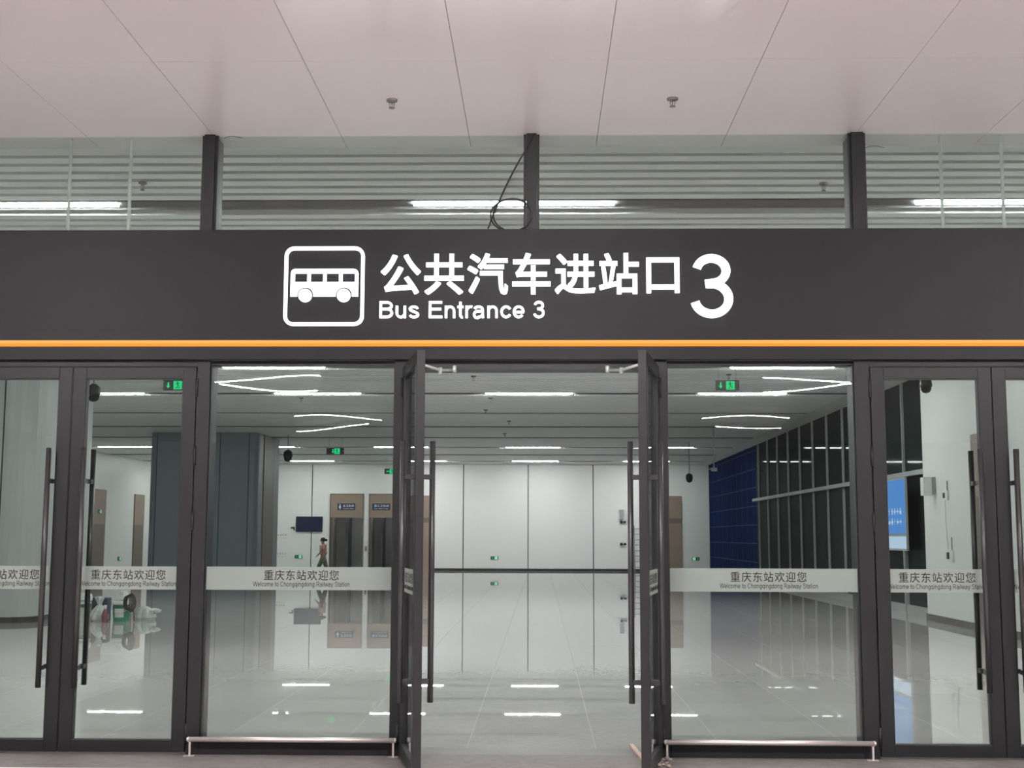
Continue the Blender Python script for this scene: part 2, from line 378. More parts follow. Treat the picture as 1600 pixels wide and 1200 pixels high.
    if ch == 'S': return [arc(0.45, 0.735, 0.37-h, 1.01-h-0.735, 12, 215, 16)[:-1] + arc(0.465, 0.275, 0.40-h, 0.275-xm, 48, -168, 18)], 0.93
    if ch == '3': return [arc(0.365, 0.745, 0.29-h, 1.01-h-0.745, 168, -88, 22) + [(0.27, 0.545-h*0.18)], [(0.30, 0.545-h*0.18)] + arc(0.365, (0.545-h*0.18-o+h)/2, 0.325-h, (0.545-h*0.18+o-h)/2, 88, -168, 24)], 0.777
def stroke_text(name, body, x0, x1, z0, z1, t, y, ext, m, parent):
    strokes = []; px = 0.0
    for ch in body:
        ps, adv = glyph(ch, t)
        strokes += [[(px + a, c) for a, c in p] for p in ps]; px += adv
    rib = []
    for p in strokes:
        L_, R_ = [], []
        for k in range(len(p)):
            a, c = Vector(p[max(k-1, 0)]), Vector(p[min(k+1, len(p)-1)])
            d = (c-a).normalized(); nrm = Vector((-d.y, d.x)) * t/2; q = Vector(p[k])
            L_.append(q+nrm); R_.append(q-nrm)
        rib.append((L_, R_))
    al = [v for L_, R_ in rib for v in L_+R_]
    lx, hx = min(v.x for v in al), max(v.x for v in al); lz, hz = min(v.y for v in al), max(v.y for v in al)
    F = lambda v, yy: (x0+(v.x-lx)/(hx-lx)*(x1-x0), yy, z0+(v.y-lz)/(hz-lz)*(z1-z0))
    b = MB()
    for L_, R_ in rib:
        V = [[b.bm.verts.new(F(v, yy)) for v in s_] for s_ in (L_, R_) for yy in (y-ext, y)]
        n = len(L_)
        for k in range(n-1):
            for A, B in ((0, 2), (2, 3), (3, 1), (1, 0)): b.bm.faces.new((V[A][k], V[A][k+1], V[B][k+1], V[B][k]))
        for k in (0, n-1): b.bm.faces.new((V[0][k], V[2][k], V[3][k], V[1][k]))
    return b.build(name, m, parent)
def round_rect(x0, x1, z0, z1, r, n=6):
    out = []
    for cx, cz, a in ((x1-r, z1-r, 0), (x0+r, z1-r, PI/2), (x0+r, z0+r, PI), (x1-r, z0+r, 1.5*PI)):
        for k in range(n + 1):
            t = a + PI/2*k/n; out.append((cx + r*math.cos(t), cz + r*math.sin(t)))
    return out
def ring_prism(b, outer, inner, y0, y1):
    n = len(outer)
    V = [[b.bm.verts.new((p[0], y, p[1])) for p in poly] for poly in (outer, inner) for y in (y0, y1)]
    for A, B in ((0, 1), (1, 3), (3, 2), (2, 0)):
        for k in range(n): b.bm.faces.new((V[A][k], V[A][(k+1) % n], V[B][(k+1) % n], V[B][k]))

def pane(name, x0, x1, z0, z1, y, m, parent, bow=0.0, wob=0.0, seed=0, gap=0.018, loc=None):
    """A sealed double-glazing unit: two thin sheets, each very slightly bowed as such units are."""
    rnd = random.Random(seed); b = MB()
    nx, nz = (26, 40) if bow or wob else (1, 1)
    ph = [rnd.uniform(0, 6.28) for _ in range(6)]
    for k, (yy, sg) in enumerate(((y, -1.0), (y + gap, 0.55))):
        g = []
        for i in range(nx + 1):
            row = []
            for j in range(nz + 1):
                u, w = i/nx, j/nz
                d = bow*sg*16*u*(1-u)*w*(1-w)
                d += wob*(math.sin(7*u+ph[3*k])*0.6 + math.sin(9*w+4*u+ph[3*k+1])*0.5)*math.sin(PI*u)*math.sin(PI*w)
                row.append(b.bm.verts.new((x0+(x1-x0)*u, yy+d, z0+(z1-z0)*w)))
            g.append(row)
        for i in range(nx):
            for j in range(nz):
                f = b.bm.faces.new((g[i][j], g[i+1][j], g[i+1][j+1], g[i][j+1])); f.smooth = True
    o = MB.build(b, name, m, parent, loc=loc)
    return o

# ------------------------------------------------------------------ setting: floors, ceilings, walls
HZ = 5.075           # underside of the hall's slats
CZ = 4.822           # underside of the canopy
XL, XR, YB = -18.5, 8.1, 51.9

struct(MB().box(XL-0.2, XR+0.3, 0.35, YB+3.0, -0.2, 0.0).build('floor_inside', M['floor_in']), 'polished grey granite tiles of the hall floor', 'floor')
struct(MB().box(-16, 16, -34, -0.62, -0.2, 0.0).build('floor_outside', M['floor_out']), 'pale granite paving under the canopy outside', 'floor')
struct(MB().box(-16, 16, -0.62, 0.055, -0.2, 0.0).build('trim_1', M['kerb_stone']), 'brownish granite border along the foot of the glass front', 'floor border')
struct(MB().box(XL-0.2, XR+0.3, 0.055, 0.35, -0.2, 0.0).build('trim_2', M['threshold']), 'dark granite threshold strip across the doorway', 'threshold')

# canopy: flat metal panels with open joints under a dark void
b = MB()
xs = [-0.573 + 1.0256*k for k in range(-15, 17)]
ysj = [0.35, -1.6] + [-1.6 - 3.2*k for k in range(1, 11)]
for xa, xb in zip(xs, xs[1:]):
    for ya, yb in zip(ysj, ysj[1:]):
        b.box(xa+0.0018, xb-0.0018, yb+0.0015, ya-0.0015, CZ, CZ+0.02, M['canopy'])
b.box(xs[0], xs[-1], ysj[-1], 0.35, CZ+0.035, CZ+0.25, M['canopy_gap'])
struct(b.build('ceiling_outside'), 'pinkish white metal panel soffit of the canopy over the entrance', 'ceiling')

# hall ceiling: slats running across, dark channels for the lamp rows
CH = [3.15, 7.4, 11.8, 16.1, 21.0, 25.9, 30.5, 35.0, 39.95, 44.5, 49.2]
b = MB()
y = 1.36
while y < YB - 0.4:
    if all(abs(y + 0.08 - c) > 0.30 for c in CH): b.box(XL+0.02, 7.45, y + 0.085, y + 0.25, HZ, HZ+0.06, M['slat'])
    y += 0.2625
for c in CH:
    b.box(XL+0.02, 7.45, c-0.11, c+0.11, HZ+0.015, HZ+0.03, M['wall_gap'])
    for d in (-0.21, 0.19): b.box(XL+0.02, 7.45, c+d, c+d+0.018, HZ+0.01, HZ+0.10, M['void'])
b.box(XL, 7.45, 1.36, YB, HZ+0.20, HZ+0.30, M['void'])
b.box(XL, XR, 0.26, 1.36, HZ, HZ+0.30, M['plaster'])
b.box(7.45, XR+0.1, 1.36, YB, HZ, HZ+0.30, M['plaster'])
b.box(XL, 7.45, YB-0.35, YB, HZ, HZ+0.12, M['plaster'])
struct(b.build('ceiling_inside'), 'white slatted metal ceiling of the hall with dark lamp channels', 'ceiling')

# back wall of tall white panels, with two open washroom portals
N1, N2, N3, N4 = (-10.15, -8.52), (-8.26, -7.07), (-6.30, -5.22), (5.95, 6.76)
b = MB(); ZT = 5.25
joints = [-18.5, -14.1, -11.03, N1[0], N1[1], N2[0], N2[1], -6.83, -3.715, -0.60, 2.53, 5.65, XR]
for xa, xb in zip(joints, joints[1:]):
    z0 = 3.61 if (xa, xb) in (N1, N2) else 0.0
    ga = 0.0 if xa in (N1[0], N1[1], N2[0], N2[1]) else 0.024
    gb = 0.0 if xb in (N1[0], N1[1], N2[0], N2[1]) else 0.024
    b.box(xa+ga, xb-gb, YB, YB+0.05, z0, ZT, M['wall'])
    b.box(xa, xb, YB+0.05, YB+0.20, z0, ZT, M['wall_gap'])
wb = struct(b.build('wall_back'), 'white panelled end wall of the hall with dark vertical joints', 'wall')
b = MB()
for xa, xb in ((XL, N1[0]-0.05), (N2[1]+0.05, N3[0]), (N3[1], N4[0]), (N4[1], XR)): b.box(xa, xb, YB-0.03, YB-0.0005, 0, 0.11)
struct(b.build('baseboard_back', M['base']), 'black skirting along the white end wall', 'skirting')

# left wall, right wall
struct(MB().box(XL-0.2, XL, 0, YB+0.2, 0, ZT).build('wall_left', M['wall']), 'white far left wall of the hall', 'wall')
b = MB().box(7.76, XR+0.2, 0.26, 16.3, 0, ZT, M['wall'])
struct(b.build('wall_right'), 'white side wall on the right of the hall near the doors', 'wall')
struct(MB().box(7.735, 7.7595, 0.26, 11.55, 0, 0.13).box(7.735, 7.7595, 13.25, 16.3, 0, 0.13).box(7.735, XR, 16.3005, 16.325, 0, 0.13).build('baseboard_right', M['base']), 'dark skirting at the foot of the right white wall', 'skirting')
struct(MB().box(XR, XR+0.2, 38.5, YB+0.2, 0, ZT).build('wall_blue', M['blue_tile']), 'dark blue gridded tile wall at the far right', 'wall')
# dark curtain wall with pale fins on the right
cw = empty('wall_glazed', (XR, 16.3, 0)); struct(cw, 'dark curtain wall with slim pale fins along the right side', 'curtain wall')
MB().box(0.0, 0.12, 0.025, 22.2, 0.18, ZT).build('dark_glazing', M['dark_glass'], cw)
MB().box(-0.10, 0.12, 0.03, 22.2, 0.0, 0.18).build('sill', M['fin'], cw)
MB().box(-0.16, 0.0, 0.03, 22.2, 2.96, 3.06).build('transom', M['fin'], cw)
for k in range(12):
    yy = 0.55 + 1.9*k
    MB().box(-0.055, 0.0, yy, yy+0.05, 0.18, HZ).build('fin', M['fin'], cw)
# wall pieces of the front on both sides of the glazing
struct(MB().box(XL-0.2, -5.3, 0.0, 0.26, 0, ZT).box(-5.3, -4.78, 0.0, 0.26, 0, 3.0).build('wall_front_left', M['wall']), 'white front wall to the left of the glass doors', 'wall')
struct(MB().box(5.1, XR+0.2, 0.0, 0.26, 0, ZT).box(4.55, 5.1, 0.0, 0.26, 0, 3.0).build('wall_front_right', M['wall']), 'white front wall to the right of the glass doors', 'wall')

# ------------------------------------------------------------------ columns in the hall (rounded boxes with a wood door in the side)
def plan(x0, x1, y0, y1, r, n=8):
    out = []
    for cx, cy, a in ((x1-r, y1-r, 0), (x0+r, y1-r, PI/2), (x0+r, y0+r, PI), (x1-r, y0+r, 1.5*PI)):
        for k in range(n + 1):
            t = a + PI/2*k/n; out.append((cx+r*math.cos(t), cy+r*math.sin(t)))
    return out
def column(name, x0, x1, y0, y1, r, m, label, dy0, dy1, seams, wood):
    root = empty(name, ((x0+x1)/2, y0, 0)); struct(root, label, 'column')
    ox, oy = (x0+x1)/2, y0
    pl = plan(x0-ox, x1-ox, 0, y1-oy, r)
    b = MB().prism(pl, 'z', 0.0, HZ-0.005)
    o = b.build('shaft', m, root)
    for p in o.data.polygons: p.use_smooth = False
    MB().prism(plan(x0-ox-0.02, x1-ox+0.02, -0.02, y1-oy+0.02, r+0.02), 'z', 0.0, 0.11).build('skirting', M['base'], root)
    for sx in seams: MB().box(sx-ox-0.014, sx-ox+0.014, -0.004, 0.02, 0.11, HZ-0.01).build('panel_joint', M['wall_gap'], root)
    d = MB().box(x1-ox-0.02, x1-ox+0.025, dy0-oy, dy1-oy, 0.0, HZ-0.02).build('side_panel', wood, root)
    return root
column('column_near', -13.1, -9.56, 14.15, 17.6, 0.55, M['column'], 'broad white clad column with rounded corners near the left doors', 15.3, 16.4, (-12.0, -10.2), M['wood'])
column('column_far', -13.1, -9.45, 32.7, 36.4, 0.25, M['core'], 'grey blue clad column farther down the left side of the hall', 33.6, 35.3, (-12.85, -10.72, -9.75), M['wood_dark'])

# ------------------------------------------------------------------ portals and doors in the walls
def niche(n, xr, label, plate):
    x0, x1 = xr; w = x1-x0
    root = empty(n, (x0, YB, 0)); struct(root, label, 'doorway')
    MB().box(0, w, -0.06, 0.04, 2.51, 3.61).build('head_panel', M['wood'], root)
    MB().box(0, 0.045, -0.07, 0.35, 0, 3.61).box(w-0.045, w, -0.07, 0.35, 0, 3.61).box(0, w, -0.07, 0.35, 3.61, 3.66).build('door_frame', M['wood_dark'], root)
    b = MB().box(0, w, 2.2, 2.3, 0, 2.9).box(-0.1, 0, 0.35, 2.3, 0, 2.9).box(w, w+0.1, 0.35, 2.3, 0, 2.9).box(-0.1, w+0.1, 0.21, 2.3, 2.75, 2.9)
    b.build('recess_lining', M['grey_room'], root)
    MB().box(w*0.40, w*0.46, 1.0, 2.19, 0, 2.6).build('partition', M['grey_room_dark'], root)
    MB().box(w*0.2, w*0.9, 0.5, 1.6, 2.72, 2.745).build('downlight', emit_mat(n+'_light', (1, 0.96, 0.92), 1.6), root)
    return root
niche('door_7', N1, 'washroom doorway with wood head and a plaque showing a woman figure', None)
niche('door_8', N2, 'narrower washroom doorway with wood head, right of the one with the woman plaque', None)
def wall_door(n, x0, x1, label):
    w = x1-x0; root = empty(n, (x0, YB, 0)); struct(root, label, 'door')
    MB().box(0, w, -0.06, -0.002, 2.52, 3.58).build('head_panel', M['wood'], root)
    MB().box(0, w, -0.05, -0.002, 2.28, 2.52).build('dark_band', M['wood_dark'], root)
    MB().box(0, w, -0.055, -0.002, 0.0, 2.28).build('door_panel', M['wood'], root)
wall_door('door_9', N3[0], N3[1], 'brown wood door in the end wall left of the open doorway view')
wall_door('door_10', N4[0], N4[1], 'brown wood door in the end wall beside the blue tiles')
def side_door(n, x, y0, y1, zt, zm, s, label):
    root = empty(n, (x, y0, 0)); struct(root, label, 'door'); d = y1-y0
    a, c = (0.002, 0.06) if s > 0 else (-0.06, -0.002)
    MB().box(a, c, 0, d, zm, zt).build('head_panel', M['wood'], root)
    MB().box(a*0.8, c*0.8, 0, d, 0, zm).build('door_panel', M['wood_dark'], root)
side_door('door_11', XL, 42.6, 44.3, 3.55, 2.1, 1, 'tall brown door in the far left wall carrying a small green sign')
side_door('door_12', XL, 48.2, 49.6, 3.5, 2.1, 1, 'brown door in the far left wall close to the end wall')
side_door('door_13', 7.76, 11.6, 13.2, 3.47, 2.36, -1, 'brown wood door in the right white wall')

# ------------------------------------------------------------------ shop front: posts, heads, fixed glazing
def post(n, x0, x1, z0, z1, label, y0=-0.035, y1=0.21):
    return struct(MB().box(x0, x1, y0, y1, z0, z1).build(n, M['frame'], bevel=0.004), label, 'frame post')
post('trim_3', -4.78, -4.64, 0, 3.0, 'charcoal post at the left end of the left double doors')
post('trim_4', -2.680, -2.578, 0, 3.0, 'charcoal post between the left double doors and the left fixed pane')
post('trim_5', -1.134, -1.045, 0, 3.0, 'charcoal post left of the open doorway')
post('trim_6', 0.892, 0.977, 0, 3.0, 'charcoal post right of the open doorway')
post('trim_7', 2.418, 2.535, 0, 3.0, 'charcoal post between the right fixed pane and the right double doors')
post('trim_8', 4.42, 4.55, 0, 3.0, 'charcoal post at the right end of the right double doors')
struct(MB().box(-4.64, -2.680, -0.03, 0.2, 2.952, 3.0).build('trim_9', M['frame']), 'charcoal head bar over the left double doors', 'frame head')
struct(MB().box(2.535, 4.42, -0.03, 0.2, 2.952, 3.0).build('trim_10', M['frame']), 'charcoal head bar over the right double doors', 'frame head')
struct(MB().box(-1.045, 0.892, 0.0, 0.2, 2.930, 3.0).build('trim_11', M['frame_dark']), 'dark recessed head over the open doorway', 'frame head')

CN, EN = '重庆东站欢迎您', 'Welcome to Chongqingdong Railway Station'
def film(parent, x0, x1, y, cx, loc=None):
    f = MB().box(x0, x1, y-0.0015, y, 1.226, 1.402).build('frosted_band', M['film'], parent)
    text_obj('chinese_lettering', CN, cx-0.288, cx+0.288, 1.300, 1.378, y-0.002, M['ink'], f, 0.0008, 0.004, 1.12)
    stroke_text('english_lettering', EN, cx-0.372, cx+0.372, 1.243, 1.290, 0.125, y-0.002, 0.0008, M['ink'], f)
    return f
def fixed_window(n, x0, x1, tx, label, seed):
    root = empty(n, ((x0+x1)/2, 0, 0)); struct(root, label, 'fixed window'); c = (x0+x1)/2; h = (x1-x0)/2
    MB().box(-h+0.001, h-0.001, -0.035, 0.19, 0, 0.098).build('bottom_rail', M['frame'], root, bevel=0.003)
    MB().box(-h+0.001, h-0.001, 0.0, 0.19, 2.975, 2.9995).build('head_rail', M['frame'], root)
    b = MB()
    for xa, xb in ((-h+0.001, -h+0.008), (h-0.008, h-0.001)): b.box(xa, xb, -0.012, 0.004, 0.098, 2.975)
    b.box(-h+0.008, h-0.008, -0.012, 0.004, 0.098, 0.104).box(-h+0.008, h-0.008, -0.012, 0.004, 2.968, 2.975)
    b.build('gasket', M['frame_dark'], root)
    pane('glass', -h+0.004, h-0.004, 0.100, 2.972, 0.01, M['pane'], root, bow=0.0045, wob=0.0013, seed=seed)
    film(root, -h+0.010, h-0.010, 0.000, tx - c)
fixed_window('window_1', -2.578, -1.134, -1.835, 'tall fixed pane with a frosted welcome band, left of the open doorway', 3)
fixed_window('window_2', 0.977, 2.418, 1.735, 'tall fixed pane with a frosted welcome band, right of the open doorway', 8)

# upper glazing band above the sign
um = [(-5.30, -5.18), (-2.683, -2.598), (-0.113, -0.032), (2.450, 2.545), (5.0, 5.1)]
un = ['left end', 'left, above the left fixed pane', 'middle, behind the loose cable', 'right, above the right fixed pane', 'right end']
for k, (xa, xb) in enumerate(um):
    post('trim_%d' % (12+k), xa, xb, 3.6, CZ-0.001 if k else CZ-0.001, 'charcoal upper mullion at the ' + un[k], -0.03, 0.25)
for k in range(4):
    xa, xb = um[k][1], um[k+1][0]; w = xb-xa
    lab = ['upper pane at the far left with two slim rods', 'upper pane left of the middle mullion', 'upper pane right of the middle mullion', 'upper pane at the far right with two slim rods'][k]
    root = empty('window_%d' % (3+k), (xa, 0, 0)); struct(root, lab, 'upper window')
    pane('glass', 0.004, w-0.004, 3.7, CZ-0.004, 0.012, M['pane_upper'], root, bow=0.002, wob=0.0008, seed=20+k)
    MB().box(0.0005, w-0.0005, 0.0, 0.24, 3.6, 3.7).build('bottom_rail', M['frame'], root)
    b = MB()
    for xg in (0.0005, w-0.022): b.box(xg, xg+0.021, -0.004, 0.009, 3.7, CZ-0.004)
    b.build('gasket', M['frame_dark'], root)
    for gx in {0: (-3.79, -3.30), 3: (3.175, 3.655)}.get(k, ()):
        MB().box(gx-xa-0.011, gx-xa+0.011, 0.06, 0.075, 3.7, CZ-0.004).build('glazing_rod', M['rod'], root)

# ------------------------------------------------------------------ glass door leaves
def leaf(n, hx, W, s, ang, label, hy=-0.0, with_text=True, closer=False):
    root = empty(n, (hx, hy, 0), ang); struct(root, label, 'glass door')
    X = lambda a, c: (min(s*a, s*c), max(s*a, s*c))
    zt, zb, st = 2.944, 0.012, 0.104
    b = MB()
    for a, c in ((0.004, st), (W-st, W-0.003)): b.box(*X(a, c), -0.03, 0.03, zb, zt)
    b.box(*X(st, W-st), -0.03, 0.03, zb, 0.104).box(*X(st, W-st), -0.03, 0.03, 2.856, zt)
    b.build('leaf_frame', M['frame'], root, bevel=0.003)
    g = MB()
    for a, c in ((st, st+0.006), (W-st-0.006, W-st)): g.box(*X(a, c), -0.024, 0.024, 0.104, 2.856)
    g.box(*X(st+0.006, W-st-0.006), -0.024, 0.024, 0.104, 0.109).box(*X(st+0.006, W-st-0.006), -0.024, 0.024, 2.850, 2.856)
    g.build('gasket', M['frame_dark'], root)
    xa, xb = X(st+0.006, W-st-0.006)
    pane('glass', xa, xb, 0.109, 2.850, -0.009, M['pane'], root)
    film(root, xa+0.002, xb-0.002, -0.012, s*W/2)
    hxp = s*(W-0.135)
    for sg, nm in ((-1, 'pull_handle'), (1, 'pull_handle')):
        yy = sg*0.105
        hb = MB().tube([(hxp, yy, 0.495), (hxp, yy, 2.308)], 0.021, 14)
        h = hb.build(nm, M['handle'], root)
        for zz in (0.64, 2.055):
            MB().box(hxp-0.016, hxp+0.016, *( (yy, -0.03) if sg < 0 else (0.03, yy)), zz-0.017, zz+0.017).build('standoff', M['handle'], h)
    for z in (0.075, 1.68, 2.18, 2.71):
        MB().tube([(-s*0.004, -0.036, z), (-s*0.004, -0.036, z+0.15)], 0.011, 10).build('hinge', M['frame_dark'], root)
    if closer:
        # closer arm reaching from the head of the frame to the top of the leaf
        ca, sa = math.cos(-ang), math.sin(-ang)
        def loc(x, y, z): dx, dy = x-hx, y-hy; return (dx*ca - dy*sa, dx*sa + dy*ca, z)
        k = 1 if s > 0 else -1
        pts = [(hx+k*0.14, -0.42, 2.918), (hx+k*0.27, -0.16, 2.905), (hx+k*0.37, -0.02, 2.924)]
        c = MB().tube([loc(*p) for p in pts], 0.011, 8)
        c.tube([loc(hx+k*0.27, -0.16, 2.875), loc(hx+k*0.27, -0.16, 2.925)], 0.016, 8)
        c.tube([loc(hx+k*0.37, -0.035, 2.905), loc(hx+k*0.37, -0.035, 2.955)], 0.018, 8)
        c.build('closer_arm', M['rod'], root)
    return root
leaf('door_1', -4.636, 0.976, 1, 0, 'left leaf of the closed double doors at the left edge')
leaf('door_2', -2.684, 0.970, -1, 0, 'closed glass leaf with the buckets behind it, left of the left fixed pane')
leaf('door_3', -1.040, 0.962, 1, math.radians(-78.0), 'open glass leaf swung outward on the left of the doorway', -0.045, closer=True)
leaf('door_4', 0.888, 0.955, -1, math.radians(79.3), 'open glass leaf swung outward on the right of the doorway', -0.045, closer=True)
leaf('door_5', 2.540, 0.930, 1, 0, 'closed glass leaf showing the lit blue poster, right of the right fixed pane')
leaf('door_6', 4.416, 0.945, -1, 0, 'right leaf of the closed double doors at the right edge')

# ------------------------------------------------------------------ lit sign fascia
sign = empty('entrance_sign', (0, 0, 0))
tag(sign, 'long charcoal fascia over the doors with lit white bus sign and orange line', 'sign')
MB().box(-6.2, 6.2, -0.080, -0.0005, 3.0005, 3.098).box(-6.2, 6.2, -0.080, -0.0005, 3.156, 4.030).box(-6.2, 6.2, -0.060, -0.0005, 3.098, 3.156).build('fascia_panel', M['fascia'], sign)
MB().box(-6.2, 6.2, -0.079, -0.0605, 3.127, 3.151, M['sign_orange_hi']).box(-6.2, 6.2, -0.079, -0.0605, 3.104, 3.1265, M['sign_orange']).build('light_strip', None, sign)
FY = -0.0802
# pictogram: rounded frame and a bus with four windows and two wheels
b = MB(); x0, x1, z0, z1 = -2.004, -1.376, 3.262, 3.890
ring_prism(b, round_rect(x0, x1, z0, z1, 0.075), round_rect(x0+0.027, x1-0.027, z0+0.027, z1-0.027, 0.050), FY-0.02, FY)
b.build('pictogram_frame', M['sign_white'], sign)
bx0, bx1, bz0, bz1 = -1.953, -1.423, 3.493, 3.712
W1, W2, R1, R2 = (-1.838, 3.502), (-1.536, 3.502), 0.053, 0.0645
b = MB(); yA, yB = FY-0.02, FY
top = [(bx1, 3.60), (bx1, bz1-0.035)] + [(bx1-0.035+0.035*math.cos(t), bz1-0.035+0.035*math.sin(t)) for t in (0.5, 1.0, PI/2)] + [(bx0+0.035+0.035*math.cos(t), bz1-0.035+0.035*math.sin(t)) for t in (PI/2, 2.1, 2.6, PI)] + [(bx0, 3.60)]
wz0, wz1 = 3.607, 3.676
wins = [(bx0+0.032+0.1245*k, bx0+0.032+0.1245*k+0.098) for k in range(4)]
b.prism([(bx0, wz1), (bx1, wz1)] + [p for p in top if p[1] > wz1], 'y', yA, yB)
edges = [bx0] + [v for w in wins for v in w] + [bx1]
for k in range(0, len(edges), 2): b.box(edges[k], edges[k+1], yA, yB, wz0, wz1)
low = [(bx1, wz0), (bx0, wz0), (bx0, bz0)]
for wx, wz in (W1, W2):
    a0 = PI - math.asin((bz0-wz)/R2) if abs(bz0-wz) < R2 else PI
    low += [(wx+R2*math.cos(a0-(a0-(PI-a0))*k/12), wz+R2*math.sin(a0-(a0-(PI-a0))*k/12)) for k in range(13)]
low += [(bx1, bz0)]
b.prism(low, 'y', yA, yB)
b.build('bus_body', M['sign_white'], sign)
for wx, wz in (W1, W2):
    MB().prism([(wx+R1*math.cos(2*PI*k/28), wz+R1*math.sin(2*PI*k/28)) for k in range(28)], 'y', yA, yB).build('bus_wheel', M['sign_white'], sign)
text_obj('chinese_lettering', '公共汽车进站口', -1.244, 1.074, 3.511, 3.832, FY, M['sign_white'], sign, 0.022, 0.006, 1.08, None, 0.0034)
stroke_text('english_lettering', 'Bus Entrance 3', -1.254, 0.031, 3.314, 3.456, 0.138, FY, 0.022, M['sign_white'], sign)
stroke_text('number', '3', 1.165, 1.490, 3.321, 3.823, 0.132, FY, 0.022, M['sign_white'], sign)

# ------------------------------------------------------------------ lamps
ORD = ['first', 'second', 'third', 'fourth', 'fifth', 'sixth', 'seventh']
def lamp_proto(name, m, dh=0.045):
    root = empty(name, (0, 0, 0))
    MB().box(-1.06, 1.06, -0.055, 0.055, -0.005, 0.09).build('housing', M['white_plastic'], root)
    MB().box(-1.045, 1.045, -0.048, 0.048, -dh, -0.0055).build('diffuser', m, root)
    return root
def copy_tree(o):
    r = o.copy(); COL.objects.link(r)
    for ch in list(o.children):
        c = ch.copy(); COL.objects.link(c); c.parent = r
    return r
rows = [(3.15, [(-10.8, 0), (-5.48, 1), (-0.28, 2), (4.93, 3)]), (7.4, [(-10.8, 0), (-5.45, 1), (-0.28, 2), (4.9, 3)]),  # second row is hidden behind the sign, added to light the hall
        (16.1, [(-16.2, 4), (-5.48, 1), (-0.28, 2), (4.92, 3)]), (21.0, [(-16.2, 4), (-10.75, 0), (-5.43, 1), (-0.28, 2), (4.88, 3)]),
        (39.95, [(-16.3, 4), (-10.7, 0), (-5.45, 1), (-0.30, 2), (4.88, 3)]), (49.2, [(-16.0, 4), (-10.64, 0), (-5.45, 1), (-0.25, 2), (4.88, 3)])]
cw_ = ['second column left of the middle', 'first column left of the middle', 'middle column', 'column right of the middle', 'leftmost column']
proto = lamp_proto('linear_ceiling_lamp', M['hall_lamp']); first = True
for k, (yy, cs) in enumerate(rows):
    for x, c in cs:
        o = proto if first else copy_tree(proto); first = False
        o.location = (x, yy - (0.03 if k == 0 else 0.02), HZ+0.040)
        tag(o, 'white linear lamp, %s lamp row behind the glass front, %s' % (ORD[k], cw_[c]), 'lamp', 'linear lamps of the hall ceiling')
proto2 = lamp_proto('canopy_lamp', M['canopy_lamp'], 0.022); first = True
far_lamp = lamp_proto('canopy_lamp', M['canopy_lamp_far'], 0.022); first_far = True
for k, yy in enumerate((-5.4, -15.6, -24.4)):  # nearest row and middle column are unseen lamps added to brighten the soffit
    for x, nm in ((-5.5, 'left'), (0.0, 'middle'), (5.5, 'right')):
        if k == 0: o = proto2 if first else copy_tree(proto2); first = False
        else: o = far_lamp if first_far else copy_tree(far_lamp); first_far = False
        o.location = (x, yy, CZ-0.102)
        tag(o, 'warm linear canopy lamp outside, %s row from the glass, %s column' % (ORD[k], nm), 'lamp', 'linear lamps of the canopy')

# ------------------------------------------------------------------ sprinklers
def sprinkler(name):
    root = empty(name, (0, 0, 0))
    MB().lathe([(0.0, 0.0), (0.042, 0.0), (0.040, -0.012), (0.020, -0.016), (0.012, -0.018), (0.0, -0.018)], n=18).build('escutcheon', M['sprinkler'], root)
    b = MB()
    for s in (-1, 1): b.tube([(s*0.012, 0, -0.015), (s*0.018, 0, -0.035), (s*0.006, 0, -0.058)], 0.0028, 6)
    b.tube([(0, 0, -0.016), (0, 0, -0.058)], 0.0035, 6)
    b.build('yoke', M['sprinkler'], root)
    MB().lathe([(0.0, -0.056), (0.022, -0.058), (0.023, -0.062), (0.0, -0.062)], n=14).build('deflector', M['sprinkler'], root)
    return root
sp = sprinkler('fire_sprinkler'); sp.location = (-1.093, -0.82, CZ-0.0005)
tag(sp, 'small metal sprinkler in the canopy soffit, the one on the left', 'sprinkler', 'canopy sprinklers')
sp2 = copy_tree(sp); sp2.location = (0.963, -0.82, CZ-0.0005); tag(sp2, 'small metal sprinkler in the canopy soffit, the one on the right', 'sprinkler', 'canopy sprinklers')
spots = [(2.76, 2.35, 'behind the upper pane right of the middle mullion'), (-3.9, 2.25, 'behind the upper pane at the far left'),
         (-1.45, 17.5, 'nearest the doors in the middle of the hall'), (-1.25, 21.9, 'just past the middle lamp'), (-1.5, 24.9, 'second one past the middle lamp'), (-0.95, 28.3, 'third one past the middle lamp'), (-1.2, 33.0, 'fourth one past the middle lamp'),
         (-6.0, 21.9, 'over the left fixed pane view'), (4.0, 17.2, 'over the right fixed pane view')]
for x, y, w in spots:
    s3 = copy_tree(sp); s3.name = 'hall_sprinkler'; s3.location = (x, y, HZ-0.001); s3.scale = (1.0, 1.0, 1.3) if y < 5 else (1.4, 1.4, 1.7)
    tag(s3, 'tiny sprinkler under the slatted ceiling, ' + w, 'sprinkler', 'hall sprinklers')

